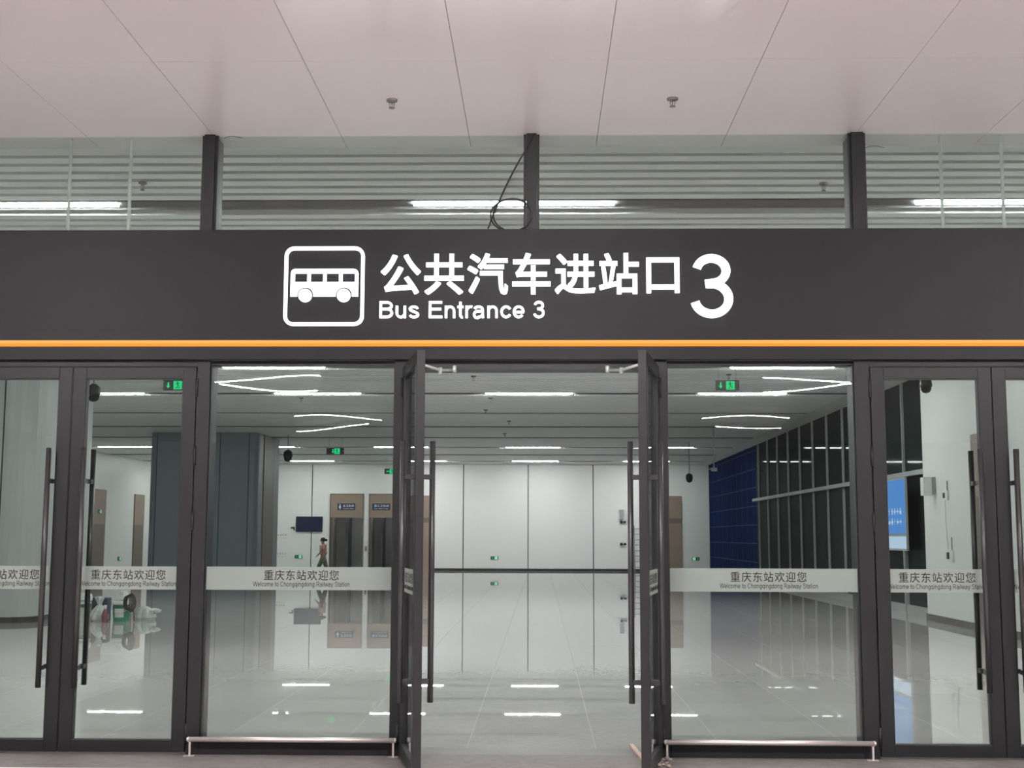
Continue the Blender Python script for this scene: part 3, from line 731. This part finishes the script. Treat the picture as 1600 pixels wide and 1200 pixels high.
# ------------------------------------------------------------------ loose cable by the middle mullion
pts = []
for t in [k/16 for k in range(17)]:
    pts.append((-0.055 - 0.335*t - 0.05*math.sin(PI*t)*0.5, -0.055 - 0.01*math.sin(6*t), 4.80 - 0.69*t**0.92))
cb = MB().tube(pts + [(-0.405, -0.055, 4.06), (-0.415, -0.045, 4.042)], 0.0066, 8)
def loop(cx, cz, rx, rz, y, a0, a1, n=28): return [(cx + rx*math.cos(a0+(a1-a0)*k/n), y, cz + rz*math.sin(a0+(a1-a0)*k/n)) for k in range(n+1)]
cb.tube(loop(-0.222, 4.152, 0.152, 0.130, -0.052, math.radians(-66), math.radians(244)), 0.0066, 8)
cb.tube(loop(-0.234, 4.150, 0.160, 0.132, -0.044, math.radians(-62), math.radians(240)), 0.0060, 8)
tag(cb.build('loose_cable', M['cable']), 'loose black cable coiled on the sign top by the middle mullion', 'cable')
for (xa, za, sx, lab) in ((-2.53, 4.80, 1, 'thin black wire end by the left upper mullion'), (2.55, 4.70, 1, 'thin black wire end by the right upper mullion')):
    w = MB().tube([(xa, -0.02, za-0.01), (xa+0.05, -0.045, za), (xa+0.10, -0.05, za-0.004), (xa+0.15, -0.05, za-0.016)], 0.0022, 6)
    tag(w.build('wire_end', M['cable']), lab, 'wire')

# ------------------------------------------------------------------ kick rails in front of the fixed panes
def kick(x0, x1, label):
    root = empty('kick_rail', ((x0+x1)/2, -0.1, 0)); h = (x1-x0)/2
    MB().tube([(-h, 0, 0.122), (h, 0, 0.122)], 0.019, 16).build('tube', M['steel'], root)
    for s in (-1, 1):
        p = MB().box(s*(h-0.012)-0.007, s*(h-0.012)+0.007, -0.006, 0.006, 0.004, 0.112).build('leg', M['steel'], root)
        MB().box(s*(h-0.012)-0.045, s*(h-0.012)+0.035, -0.025, 0.025, 0.0, 0.0045).build('foot_plate', M['steel'], p)
        MB().tube([(s*(h-0.004), 0, 0.122), (s*(h+0.012), 0, 0.122)], [0.021, 0.015], 14).build('end_cap', M['steel'], root)
    tag(root, label, 'kick rail', 'stainless kick rails')
kick(-2.640, -1.088, 'low stainless tube rail in front of the left fixed pane')
kick(0.930, 2.475, 'low stainless tube rail in front of the right fixed pane')

# ------------------------------------------------------------------ exit signs
def man(b, cx, cz, s, y0, y1):
    b.prism([(cx-0.02*s+0.035*s*math.cos(t*PI/5), cz+0.155*s+0.035*s*math.sin(t*PI/5)) for t in range(10)], 'y', y0, y1)
    b.prism([(cx-0.05*s, cz+0.11*s), (cx+0.02*s, cz+0.12*s), (cx+0.045*s, cz-0.03*s), (cx-0.02*s, cz-0.02*s)], 'y', y0, y1)
    b.prism([(cx-0.05*s, cz+0.11*s), (cx-0.035*s, cz+0.08*s), (cx-0.11*s, cz+0.04*s), (cx-0.125*s, cz+0.065*s)], 'y', y0, y1)
    b.prism([(cx+0.01*s, cz+0.115*s), (cx+0.10*s, cz+0.06*s), (cx+0.115*s, cz+0.085*s), (cx+0.02*s, cz+0.13*s)], 'y', y0, y1)
    b.prism([(cx-0.02*s, cz-0.02*s), (cx+0.01*s, cz-0.03*s), (cx-0.05*s, cz-0.16*s), (cx-0.13*s, cz-0.16*s), (cx-0.125*s, cz-0.135*s), (cx-0.07*s, cz-0.13*s)], 'y', y0, y1)
    b.prism([(cx+0.0*s, cz-0.02*s), (cx+0.045*s, cz-0.03*s), (cx+0.11*s, cz-0.09*s), (cx+0.07*s, cz-0.17*s), (cx+0.045*s, cz-0.155*s), (cx+0.065*s, cz-0.09*s)], 'y', y0, y1)
def arrow(b, cx, cz, s, d, y0, y1):
    pl = [(0, -0.16), (0.12, -0.02), (0.05, -0.05), (0.035, 0.15), (-0.035, 0.15), (-0.05, -0.05), (-0.12, -0.02)]
    if d == 'left': pl = [(z, x) for x, z in pl]
    if d == 'right': pl = [(-z, x) for x, z in pl]
    b.prism([(cx + x*s, cz + z*s) for x, z in pl], 'y', y0, y1)
def hanging_exit(x, y, z, w, h, d, label, ax=-0.28, mx=0.13):
    root = empty('exit_sign', (x, y, z))
    MB().box(-w/2, w/2, -0.02, 0.02, -h/2, h/2).build('case', M['exit_box'], root, bevel=0.004)
    b = MB(); arrow(b, ax*w if d != 'left' else ax*w, 0, h*1.9, d, -0.024, -0.0205); b.build('arrow', M['exit_green'], root)
    q = MB().box(mx*w-h*0.42, mx*w+h*0.42, -0.023, -0.0205, -h*0.42, h*0.42).build('door_symbol', M['exit_green'], root)
    b = MB(); man(b, mx*w, 0, h*1.9, -0.0255, -0.0235); b.build('running_figure', M['exit_panel'], q)
    for s in (-1, 1): MB().tube([(s*w*0.36, 0, h/2), (s*w*0.36, 0, HZ-z+0.01)], 0.006, 6).build('rod', M['rod'], root)
    tag(root, label, 'exit sign', 'hanging exit signs'); return root
hanging_exit(3.64, 15.0, 4.575, 0.46, 0.20, 'down', 'green hanging exit sign with a down arrow, behind the right fixed pane')
hanging_exit(-7.20, 15.0, 4.575, 0.46, 0.20, 'down', 'green hanging exit sign with a down arrow, near the left double doors')
hanging_exit(-7.16, 34.6, 4.57, 0.62, 0.23, 'down', 'green hanging exit sign with a down arrow, far back behind the left fixed pane', ax=-0.14, mx=0.10)
hanging_exit(-6.45, 45.5, 4.42, 0.62, 0.24, 'left', 'green hanging exit sign with a left arrow above the washroom doorways', ax=-0.26, mx=0.02)
def low_exit(x, z, d, label, y=YB, side=None):
    root = empty('low_exit_sign', (x, y, z), 0 if side is None else side); w, h = 0.36, 0.15
    MB().box(-w/2, w/2, -0.035, -0.001, -h/2, h/2).build('case', M['exit_panel'], root)
    k = 1 if d == 'left' else -1
    b = MB(); arrow(b, -k*0.09, 0, h*1.1, d, -0.039, -0.0355); b.build('arrow', M['exit_white'], root)
    MB().box(k*0.08-0.062, k*0.08+0.062, -0.038, -0.0355, -0.066, 0.066).build('door_symbol', M['exit_white'], root)
    b = MB(); man(b, k*0.08, 0, 0.33, -0.0405, -0.0385); b.build('running_figure', M['exit_panel'], root)
    tag(root, label, 'exit sign', 'low exit signs'); return root
low_exit(-11.62, 0.64, 'left', 'low green exit sign on the end wall under the dark screen')
low_exit(-2.21, 0.61, 'left', 'low green exit sign on the end wall seen through the open doorway')
low_exit(7.40, 0.60, 'right', 'low green exit sign on the end wall beside the blue tiles')
low_exit(XL+0.001, 0.62, 'left', 'low green exit sign on the far left wall', 46.4, PI/2)
s_ = low_exit(XL+0.061, 2.62, 'left', 'small green exit sign on the tall brown door of the far left wall', 43.5, PI/2)

# ------------------------------------------------------------------ pendant cameras
def pendant_camera(x, y, z, k, label, ztop=HZ+0.02):
    root = empty('security_camera', (x, y, z))
    MB().tube([(0, 0, 0.20*k), (0, 0, ztop-z)], 0.016, 8).build('rod', M['grey_plastic'], root)
    MB().lathe([(0, 0.20*k), (0.05*k, 0.20*k), (0.12*k, 0.14*k), (0.135*k, 0.02*k), (0.125*k, 0.0), (0, 0.0)], n=20).build('housing', M['black'], root)
    MB().lathe([(0.118*k, -0.001), (0.112*k, -0.06*k), (0.075*k, -0.12*k), (0.0, -0.145*k)], n=20).build('dome', M['black_gloss'], root)
    tag(root, label, 'camera', 'pendant cameras')
pendant_camera(-8.46, 14.0, 4.28, 1.0, 'black dome camera hanging in front of the near white column')
pendant_camera(-8.70, 34.0, 4.33, 1.2, 'black dome camera hanging past the grey blue column')
pendant_camera(5.42, 37.0, 3.74, 1.0, 'black dome camera hanging before the end wall near the blue tiles')
pendant_camera(7.19, 14.0, 4.43, 0.85, 'black dome camera hanging beside the right white wall')
root = empty('pendant_fixture', (5.37, 29.9, 3.72))
MB().tube([(0, 0, 0.05), (0, 0, HZ-3.72+0.02)], 0.018, 8).build('rod', M['rod'], root)
MB().box(-0.09, 0.09, -0.06, 0.06, -0.06, 0.05).box(-0.17, -0.09, -0.02, 0.02, -0.02, 0.02).build('box', M['grey_plastic'], root)
tag(root, 'small grey box on a long pale rod hung in front of the blue tiles', 'pendant fixture')

# ------------------------------------------------------------------ things on the end wall
root = empty('wall_screen', (-11.13, YB, 2.19))
MB().box(-0.64, 0.64, -0.09, -0.002, -0.365, 0.365).build('case', M['black'], root, bevel=0.01)
MB().box(-0.615, 0.615, -0.093, -0.0905, -0.345, 0.345).build('display', M['screen'], root)
tag(root, 'blank dark blue screen on the end wall', 'screen')
def plaque(x, z, w, h, cn, en, label, figure):
    root = empty('washroom_plaque', (x, YB-0.061, z))
    MB().box(-w/2, w/2, -0.02, -0.0005, -h/2, h/2).build('plate', M['navy'], root)
    off = 0.12 if figure else 0.0
    text_obj('chinese_lettering', cn, -w*0.40+off*1.4, w*0.42, -0.01, h*0.34, -0.0205, M['plaque_white'], root, 0.002, 0.01)
    text_obj('english_lettering', en, -w*0.40+off*1.4, w*0.40, -h*0.36, -h*0.20, -0.0205, M['plaque_white'], root, 0.002)
    if figure:
        b = MB().prism([(-w*0.36+0.03*math.cos(t), 0.10+0.03*math.sin(t)) for t in [k*PI/6 for k in range(12)]], 'y', -0.023, -0.0205)
        b.prism([(-w*0.36-0.02, 0.065), (-w*0.36+0.02, 0.065), (-w*0.36+0.065, -0.05), (-w*0.36+0.02, -0.05), (-w*0.36+0.018, -0.125), (-w*0.36-0.018, -0.125), (-w*0.36-0.02, -0.05), (-w*0.36-0.065, -0.05)], 'y', -0.023, -0.0205)
        b.build('woman_symbol', M['plaque_white'], root)
    tag(root, label, 'sign', 'washroom plaques')
plaque(-9.345, 3.03, 0.86, 0.32, '女卫生间', "Women's Toilet", 'navy washroom plaque with a white woman figure', True)
plaque(-7.665, 3.03, 0.86, 0.32, '第三卫生间', 'The Third Toilet', 'navy washroom plaque without a figure, on the narrower doorway', False)
def notice(x, z, label):
    root = empty('red_notice', (x, YB, z)); b = MB(); rnd = random.Random(int(z*100))
    for row, (dz, n, s) in enumerate(((0.06, 5, 0.085), (-0.07, 8, 0.04))):
        for k in range(n):
            xx = -0.24 + 0.48*k/(n-1)
            b.box(xx-s*0.42, xx+s*0.42, -0.003, -0.0008, dz+s*0.32, dz+s*0.48).box(xx-s*0.10, xx+s*0.10, -0.003, -0.0008, dz-s*0.5, dz+s*0.30)
            b.box(xx-s*0.42, xx-s*0.14, -0.003, -0.0008, dz-s*0.16, dz+s*0.02).box(xx+s*0.14, xx+s*0.42, -0.003, -0.0008, dz-s*0.36, dz-s*0.16)
    b.build('red_lettering', M['red'], root)
    tag(root, label, 'notice', 'red notices')
notice(-12.5, 1.60, 'red wall notice on the end wall, the upper one')
notice(-12.5, 0.72, 'red wall notice on the end wall, the lower one')
tag(MB().box(-12.02, -11.84, YB-0.05, YB-0.001, 2.0, 2.05).box(-11.88, -11.84, YB-0.05, YB-0.001, 1.90, 2.0).build('wall_bracket', M['black']), 'small black angle bracket left of the dark screen', 'bracket')
tag(MB().box(-8.43, -8.34, YB-0.03, YB-0.001, 0.92, 1.16, M['grey_plastic']).box(-8.41, -8.36, YB-0.034, YB-0.0305, 0.98, 1.08, M['black']).build('call_button'), 'small grey panel on the wall strip between the two washroom doorways', 'wall panel')
root = empty('wall_speaker', (3.86, YB, 2.70))
MB().box(-0.11, 0.13, -0.16, -0.002, -0.22, 0.24).build('cabinet', M['white_plastic'], root, bevel=0.02)
MB().box(-0.09, 0.11, -0.165, -0.1605, -0.20, 0.22).build('grille', M['grey_plastic'], root)
tag(root, 'small white box on the end wall near the ladder', 'wall box')
for z, lab in ((2.33, 'tiny dark fitting on the end wall just under the white box'), (1.28, 'tiny dark fitting on the end wall at the height of the ladder top')):
    tag(MB().box(3.80, 3.92, YB-0.10, YB-0.002, z-0.06, z+0.06, M['black']).tube([(3.98, YB-0.06, z), (4.08, YB-0.11, z+0.01)], 0.045, 10, M['black']).box(3.92, 3.98, YB-0.06, YB-0.002, z-0.02, z+0.02, M['grey_plastic']).build('wall_fitting'), lab, 'wall fitting')
root = empty('ladder', (4.70, YB-0.45, 0))
for s in (-1, 1): MB().tube([(s*0.23, 0, 0.0), (s*0.23, 0.40, 2.16)], 0.025, 8).build('rail', M['aluminium'], root)
for k in range(8):
    z = 0.20 + 0.26*k; MB().tube([(-0.22, 0.40*z/2.16, z), (0.22, 0.40*z/2.16, z)], 0.016, 8).build('rung', M['aluminium'], root)
tag(root, 'grey ladder leaning on the end wall behind the right open leaf', 'ladder')

# ------------------------------------------------------------------ things on the right wall
WX = 7.7595
root = empty('wall_access_box', (WX, 15.6, 2.62))
MB().box(-0.06, -0.0005, -0.12, 0.12, -0.13, 0.20).build('bracket', M['grey_plastic'], root)
MB().box(-0.24, -0.0605, -0.10, 0.10, -0.16, 0.20).build('case', M['white_plastic'], root, bevel=0.012)
tag(root, 'pale box bracketed to the right white wall near the curtain wall', 'wall box')
def junction(y, z, k, label):
    root = empty('junction_box', (WX, y, z))
    MB().box(-0.04, -0.0005, -0.07*k, 0.07*k, -0.09*k, 0.09*k).build('case', M['white_plastic'], root, bevel=0.005)
    MB().box(-0.055, -0.0005, 0.075*k, 0.16*k, -0.05*k, 0.05*k).build('socket', M['black'], root)
    MB().tube([(-0.012, 0, 0.09*k), (-0.012, 0, 0.28*k)], 0.012, 8).build('conduit', M['grey_plastic'], root)
    tag(root, label, 'junction box', 'junction boxes')
junction(14.75, 2.44, 1.0, 'white junction box on the right wall, the upper of two')
junction(14.60, 1.30, 1.25, 'white junction box on the right wall, the lower of two')
tag(MB().tube([(WX-0.02, 14.88, 2.36), (WX-0.02, 14.87, 1.9), (WX-0.02, 14.80, 1.42)], 0.004, 6).build('hanging_wire', M['grey_plastic']), 'thin grey wire hanging between the two junction boxes', 'wire')

# glowing board in place of a lit poster's reflection in the door glass
root = empty('lit_poster', (7.86, 18.75, 0))
MB().box(-0.12, -0.075, -1.20, 1.15, 1.36, 2.92).build('case', M['fin'], root)
MB().box(-0.125, -0.1205, -1.16, 1.11, 1.72, 2.88).build('blue_panel', M['poster_blue'], root)
MB().box(-0.125, -0.1205, -1.16, 1.11, 1.40, 1.66).build('pale_panel', M['poster_pale'], root)
b = MB(); rnd = random.Random(5)
for row in range(2):
    for k in range(9):
        yy = 0.95 - 0.22*k; zz = 2.20 - 0.22*row
        b.box(-0.129, -0.1255, yy-0.07, yy+0.07, zz-0.02+rnd.uniform(-.03, .03), zz+0.015)
        b.box(-0.129, -0.1255, yy-0.012+rnd.uniform(-.04, .04), yy+0.012, zz-0.07, zz+0.07)
b.build('white_lettering', M['poster_pale'], root)
for s in (-0.9, 0.85): MB().box(-0.11, -0.08, s-0.03, s+0.03, 0.0, 1.36).build('leg', M['fin'], root)
tag(root, 'lit blue poster board with white characters beside the curtain wall', 'poster')

before = set(bpy.data.objects)
# ------------------------------------------------------------------ builders' things on the floor near the left column
def bucket(name, x, y, r, h, body, label, band=None, patch=None, lid=None, wire=True):
    root = empty(name, (x, y, 0))
    MB().lathe([(0, 0.0), (r*0.86, 0.0), (r*0.88, 0.01), (r, h), (r*1.05, h), (r*1.05, h-0.03), (r*1.01, h-0.035)], n=28).build('body', body, root)
    if band: MB().lathe([(r*0.975+0.003, h*0.74), (r*0.99+0.003, h*0.90)], n=28).build('band', band, root)
    if patch:
        b = MB(); n = 8
        for k in range(n):
            a0, a1 = -PI/2-0.55+1.1*k/n, -PI/2-0.55+1.1*(k+1)/n
            v = [b.bm.verts.new((q*math.cos(a), q*math.sin(a), z)) for a, z, q in ((a0, h*0.22, r*0.915+0.004), (a1, h*0.22, r*0.915+0.004), (a1, h*0.70, r*0.97+0.004), (a0, h*0.70, r*0.97+0.004))]
            b.bm.faces.new(v)
        b.build('paper_label', patch, root)
    if lid: MB().lathe([(0, h+0.03), (r*1.03, h+0.03), (r*1.08, h+0.015), (r*1.08, h-0.03), (r*1.055, h-0.03)], n=28).build('lid', lid, root)
    if wire: MB().tube([(r*1.03*math.cos(t), -0.03-r*0.95*math.sin(t)*0.95, h*0.93-0.16*math.sin(t)) for t in [PI*k/14 for k in range(15)]], 0.005, 6).build('wire_handle', M['rod'], root)
    tag(root, label, 'bucket', 'paint buckets'); return root
bucket('bucket', -8.16, 15.45, 0.175, 0.345, M['bucket_green'], 'green paint bucket with a pale label and white lid, behind the left glass leaf', patch=M['bucket_white'], lid=M['white_plastic'])
bucket('bucket', -8.88, 15.35, 0.150, 0.36, M['bucket_white'], 'white paint bucket with a green band, left of the green bucket', band=M['green_band'], wire=False)
def sack(b, c, prof, seed, n=22, sq=0.85):
    """Crumpled film bag: a profile of (radius, height) with creases running up it."""
    rnd = random.Random(seed); rings = []
    ph = [rnd.uniform(0, 6.28) for _ in range(4)]
    for r, z in prof:
        row = []
        for j in range(n):
            t = 2*PI*j/n
            k = 1 + 0.10*math.sin(5*t+ph[0]+9*z) + 0.08*math.sin(8*t+ph[1]-14*z) + rnd.uniform(-0.07, 0.07)
            row.append(b.bm.verts.new((c[0]+r*k*math.cos(t), c[1]+sq*r*k*math.sin(t), c[2]+z+rnd.uniform(-0.008, 0.008)*(z > 0.01))))
        rings.append(row)
    for A, B in zip(rings, rings[1:]):
        for j in range(n): b.bm.faces.new((A[j], A[(j+1) % n], B[(j+1) % n], B[j]))
    b.bm.faces.new(rings[0][::-1]); b.bm.faces.new(rings[-1])
    return b
def bag(m, label, *sacks):
    b = MB()
    for k in sacks: sack(b, *k)
    return tag(b.build('plastic_bag', m), label, 'bag')
TIED = [(0.11, 0.0), (0.15, 0.04), (0.16, 0.12), (0.14, 0.20), (0.08, 0.27), (0.04, 0.31), (0.05, 0.36), (0.085, 0.43), (0.075, 0.47)]
bag(M['bag'], 'white carrier bag standing on the green bucket', ((-8.13, 15.45, 0.381), [(0.14, 0.0), (0.15, 0.03), (0.12, 0.07), (0.085, 0.12), (0.06, 0.17), (0.035, 0.19)], 3), )
bag(M['bag'], 'crumpled white bag on top of the white bucket', ((-8.86, 15.35, 0.374), [(0.12, 0.0), (0.155, 0.03), (0.16, 0.09), (0.14, 0.13), (0.10, 0.16)], 9))
bag(M['bag_clear'], 'clear plastic bag tied at the neck between the two buckets', ((-8.56, 15.36, 0.0), TIED, 15))
bag(M['bag_clear'], 'clear plastic bag right of the green bucket, under the cable', ((-7.80, 15.75, 0.0), [(0.17, 0.0), (0.20, 0.06), (0.18, 0.15), (0.13, 0.22), (0.06, 0.26)], 22), ((-7.60, 15.72, 0.12), [(0.03, 0.0), (0.09, 0.03), (0.11, 0.07), (0.03, 0.11)], 23))
cb = MB()
for k in range(5):
    cx = -8.00 + 0.026*k
    cb.tube([(cx + (0.06+0.007*k)*math.cos(t), 15.24-0.015*k, 0.36 + (0.125+0.010*k)*math.sin(t)) for t in [2*PI*j/24 for j in range(24)]], 0.011, 6, closed=True)
cb.tube([(-7.86, 15.18, 0.24), (-7.83, 15.17, 0.15), (-7.82, 15.15, 0.012)], 0.012, 6)
tag(cb.build('cable_coil', M['cable']), 'coil of black cable leaning on the clear bag beside the green bucket', 'cable')
root = empty('red_bottle', (-8.365, 15.10, 0))
MB().lathe([(0, 0), (0.05, 0), (0.055, 0.02), (0.055, 0.16), (0.03, 0.22), (0.02, 0.24), (0, 0.24)], n=16).build('body', M['dull_red'], root)
MB().lathe([(0, 0.2405), (0.03, 0.2405), (0.03, 0.32), (0, 0.32)], n=12).build('cap', M['white_plastic'], root)
tag(root, 'small red bottle with a white cap left of the green bucket', 'bottle')
tag(MB().box(-8.80, -8.50, 15.60, 15.85, 0.0, 0.43).build('carton', M['navy_box'], bevel=0.008), 'dark navy carton behind the clear bag', 'carton')
tag(MB().blob((-9.02, 15.16, 0.12), (0.06, 0.04, 0.12), None, 0.15, 40).build('yellow_cloth', M['yellow']), 'yellow cloth bundle left of the white bucket', 'cloth')

for o in set(bpy.data.objects) - before:
    if o.parent is None: o.location += Vector((0.09, -0.50, 0))

# wooden batten and rubble at the foot of the right open leaf
bt = MB().box(-0.017, 0.017, -0.44, 0.44, 0.0, 0.022).build('wooden_batten', M['batten'], bevel=0.003, loc=(0.742, 0.02, 0.0)); bt.rotation_euler = (0, 0, math.radians(3.5))
tag(bt, 'pale wooden batten lying in the doorway by the right open leaf', 'batten')
b = MB(); rnd = random.Random(11)
for k in range(26):
    r = rnd.uniform(0.006, 0.022)
    b.blob((0.85 + rnd.uniform(-0.06, 0.09), -0.20 + rnd.uniform(-0.24, 0.14), r*0.55), (r, r*0.9, r*0.6), None, 0.3, k, 6, 4)
o = b.build('rubble', M['rubble']); tag(o, 'small bits of rubble swept against the foot of the right open leaf', 'rubble', None, 'stuff')

# ------------------------------------------------------------------ person walking by the washrooms
def skinned(name, verts, edges, radii, m, parent=None, sub=2, root=0):
    me = bpy.data.meshes.new(name); me.from_pydata(verts, edges, []); me.update()
    o = bpy.data.objects.new(name, me); COL.objects.link(o)
    sk = o.modifiers.new('skin', 'SKIN'); sk.use_smooth_shade = True
    sd = me.skin_vertices[0].data
    for k, r in enumerate(radii): sd[k].radius = r if isinstance(r, tuple) else (r, r); sd[k].use_root = (k == root)
    sb = o.modifiers.new('soft', 'SUBSURF'); sb.levels = 1; sb.render_levels = sub
    me.materials.append(m)
    if parent: o.parent = parent
    return o
def person(x, y, rz):
    P = empty('person', (x, y, 0), rz)     # local: walks towards -X, left arm forward
    tag(P, 'woman in a pink shirt and dark trousers walking past the washroom doorway', 'person')
    V = [(0.0, 0, 0.84), (0.0, 0, 0.98), (0.01, 0, 1.14), (-0.01, 0, 1.26), (-0.02, 0, 1.335), (-0.035, 0, 1.41), (-0.045, 0, 1.49),   # pelvis..head
         (-0.01, -0.155, 1.255), (0.02, -0.185, 1.04), (0.0, -0.19, 0.86), (-0.01, -0.19, 0.80),      # right arm (near the camera side -Y)
         (-0.01, 0.155, 1.255), (-0.08, 0.19, 1.05), (-0.22, 0.19, 0.92), (-0.26, 0.19, 0.875),        # left arm forward
         (-0.01, -0.085, 0.80), (-0.17, -0.09, 0.45), (-0.22, -0.09, 0.08), (-0.33, -0.09, 0.035),     # right leg forward
         (0.01, 0.085, 0.80), (0.10, 0.09, 0.45), (0.30, 0.09, 0.14), (0.23, 0.09, 0.045)]             # left leg back
    E_ = [(0,1),(1,2),(2,3),(3,4),(4,5),(5,6),(3,7),(7,8),(8,9),(9,10),(3,11),(11,12),(12,13),(13,14),(0,15),(15,16),(16,17),(17,18),(0,19),(19,20),(20,21),(21,22)]
    Rr = [(0.12,0.14),(0.115,0.125),(0.115,0.14),(0.10,0.13),0.05,0.075,0.085, 0.052,0.042,0.030,0.026, 0.052,0.042,0.030,0.026, 0.085,0.055,0.036,0.034, 0.085,0.055,0.036,0.034]
    nV = len(V)
    for hx, hy, hz, dx, dz in ((-0.01, -0.19, 0.80, -0.25, -1.0), (-0.26, 0.19, 0.875, -0.7, -0.7)):      # five fingers each
        base = V.index((hx, hy, hz))
        for f, (oy, L) in enumerate(((-0.026, 0.062), (-0.009, 0.075), (0.009, 0.072), (0.026, 0.058), (-0.040, 0.045))):
            i = len(V); V.append((hx+dx*0.035, hy+oy, hz+dz*0.035)); V.append((hx+dx*(0.035+L)-0.008, hy+oy*1.1, hz+dz*(0.035+L)))
            E_ += [(base, i), (i, i+1)]; Rr += [0.010, 0.008]
    skinned('body', V, E_, Rr, M['skin'], P)
    # face: nose, ears
    MB().blob((-0.125, 0, 1.455), (0.016, 0.012, 0.018)).blob((-0.040, -0.088, 1.455), (0.014, 0.010, 0.026)).blob((-0.040, 0.088, 1.455), (0.014, 0.010, 0.026)).build('face_features', M['skin'], P)
    MB().blob((-0.116, -0.03, 1.475), (0.008, 0.012, 0.006)).blob((-0.116, 0.03, 1.475), (0.008, 0.012, 0.006)).blob((-0.112, 0, 1.415), (0.006, 0.02, 0.006)).build('eyes_and_mouth', M['hair'], P)
    h = MB().blob((-0.022, 0, 1.490), (0.100, 0.100, 0.088), None, 0.02, 2).build('hair', M['hair'], P)
    MB().blob((0.098, 0, 1.475), (0.055, 0.05, 0.05), None, 0.04, 4).build('hair_bun', M['hair'], h)
    skinned('shirt', [(0.0,0,0.86),(0.0,0,1.0),(0.01,0,1.14),(-0.01,0,1.255),(-0.018,0,1.31),(-0.01,-0.15,1.25),(0.013,-0.178,1.09),(-0.01,0.15,1.25),(-0.06,0.178,1.10)],
            [(0,1),(1,2),(2,3),(3,4),(3,5),(5,6),(3,7),(7,8)], [(0.155,0.165),(0.145,0.15),(0.145,0.16),(0.125,0.15),0.068,0.072,0.066,0.072,0.066], M['shirt'], P, 2, 2)
    skinned('trousers', [(0.0,0,0.87),(0.0,0,0.80),(-0.01,-0.088,0.74),(-0.165,-0.09,0.45),(-0.215,-0.09,0.10),(0.01,0.088,0.74),(0.10,0.09,0.45),(0.285,0.09,0.165)],
            [(0,1),(1,2),(2,3),(3,4),(1,5),(5,6),(6,7)], [(0.14,0.155),(0.13,0.14),0.105,0.080,0.062,0.105,0.080,0.062], M['trousers'], P, 2, 1)
    for fx, fy, fz, t in ((-0.29, -0.09, 0.035, 0.0), (0.235, 0.09, 0.055, 0.5)):
        MB().blob((fx, fy, fz), (0.125, 0.045, 0.038 if not t else 0.055)).build('shoe', M['shoe'], P)
person(-8.42, 40.0, 0.0)
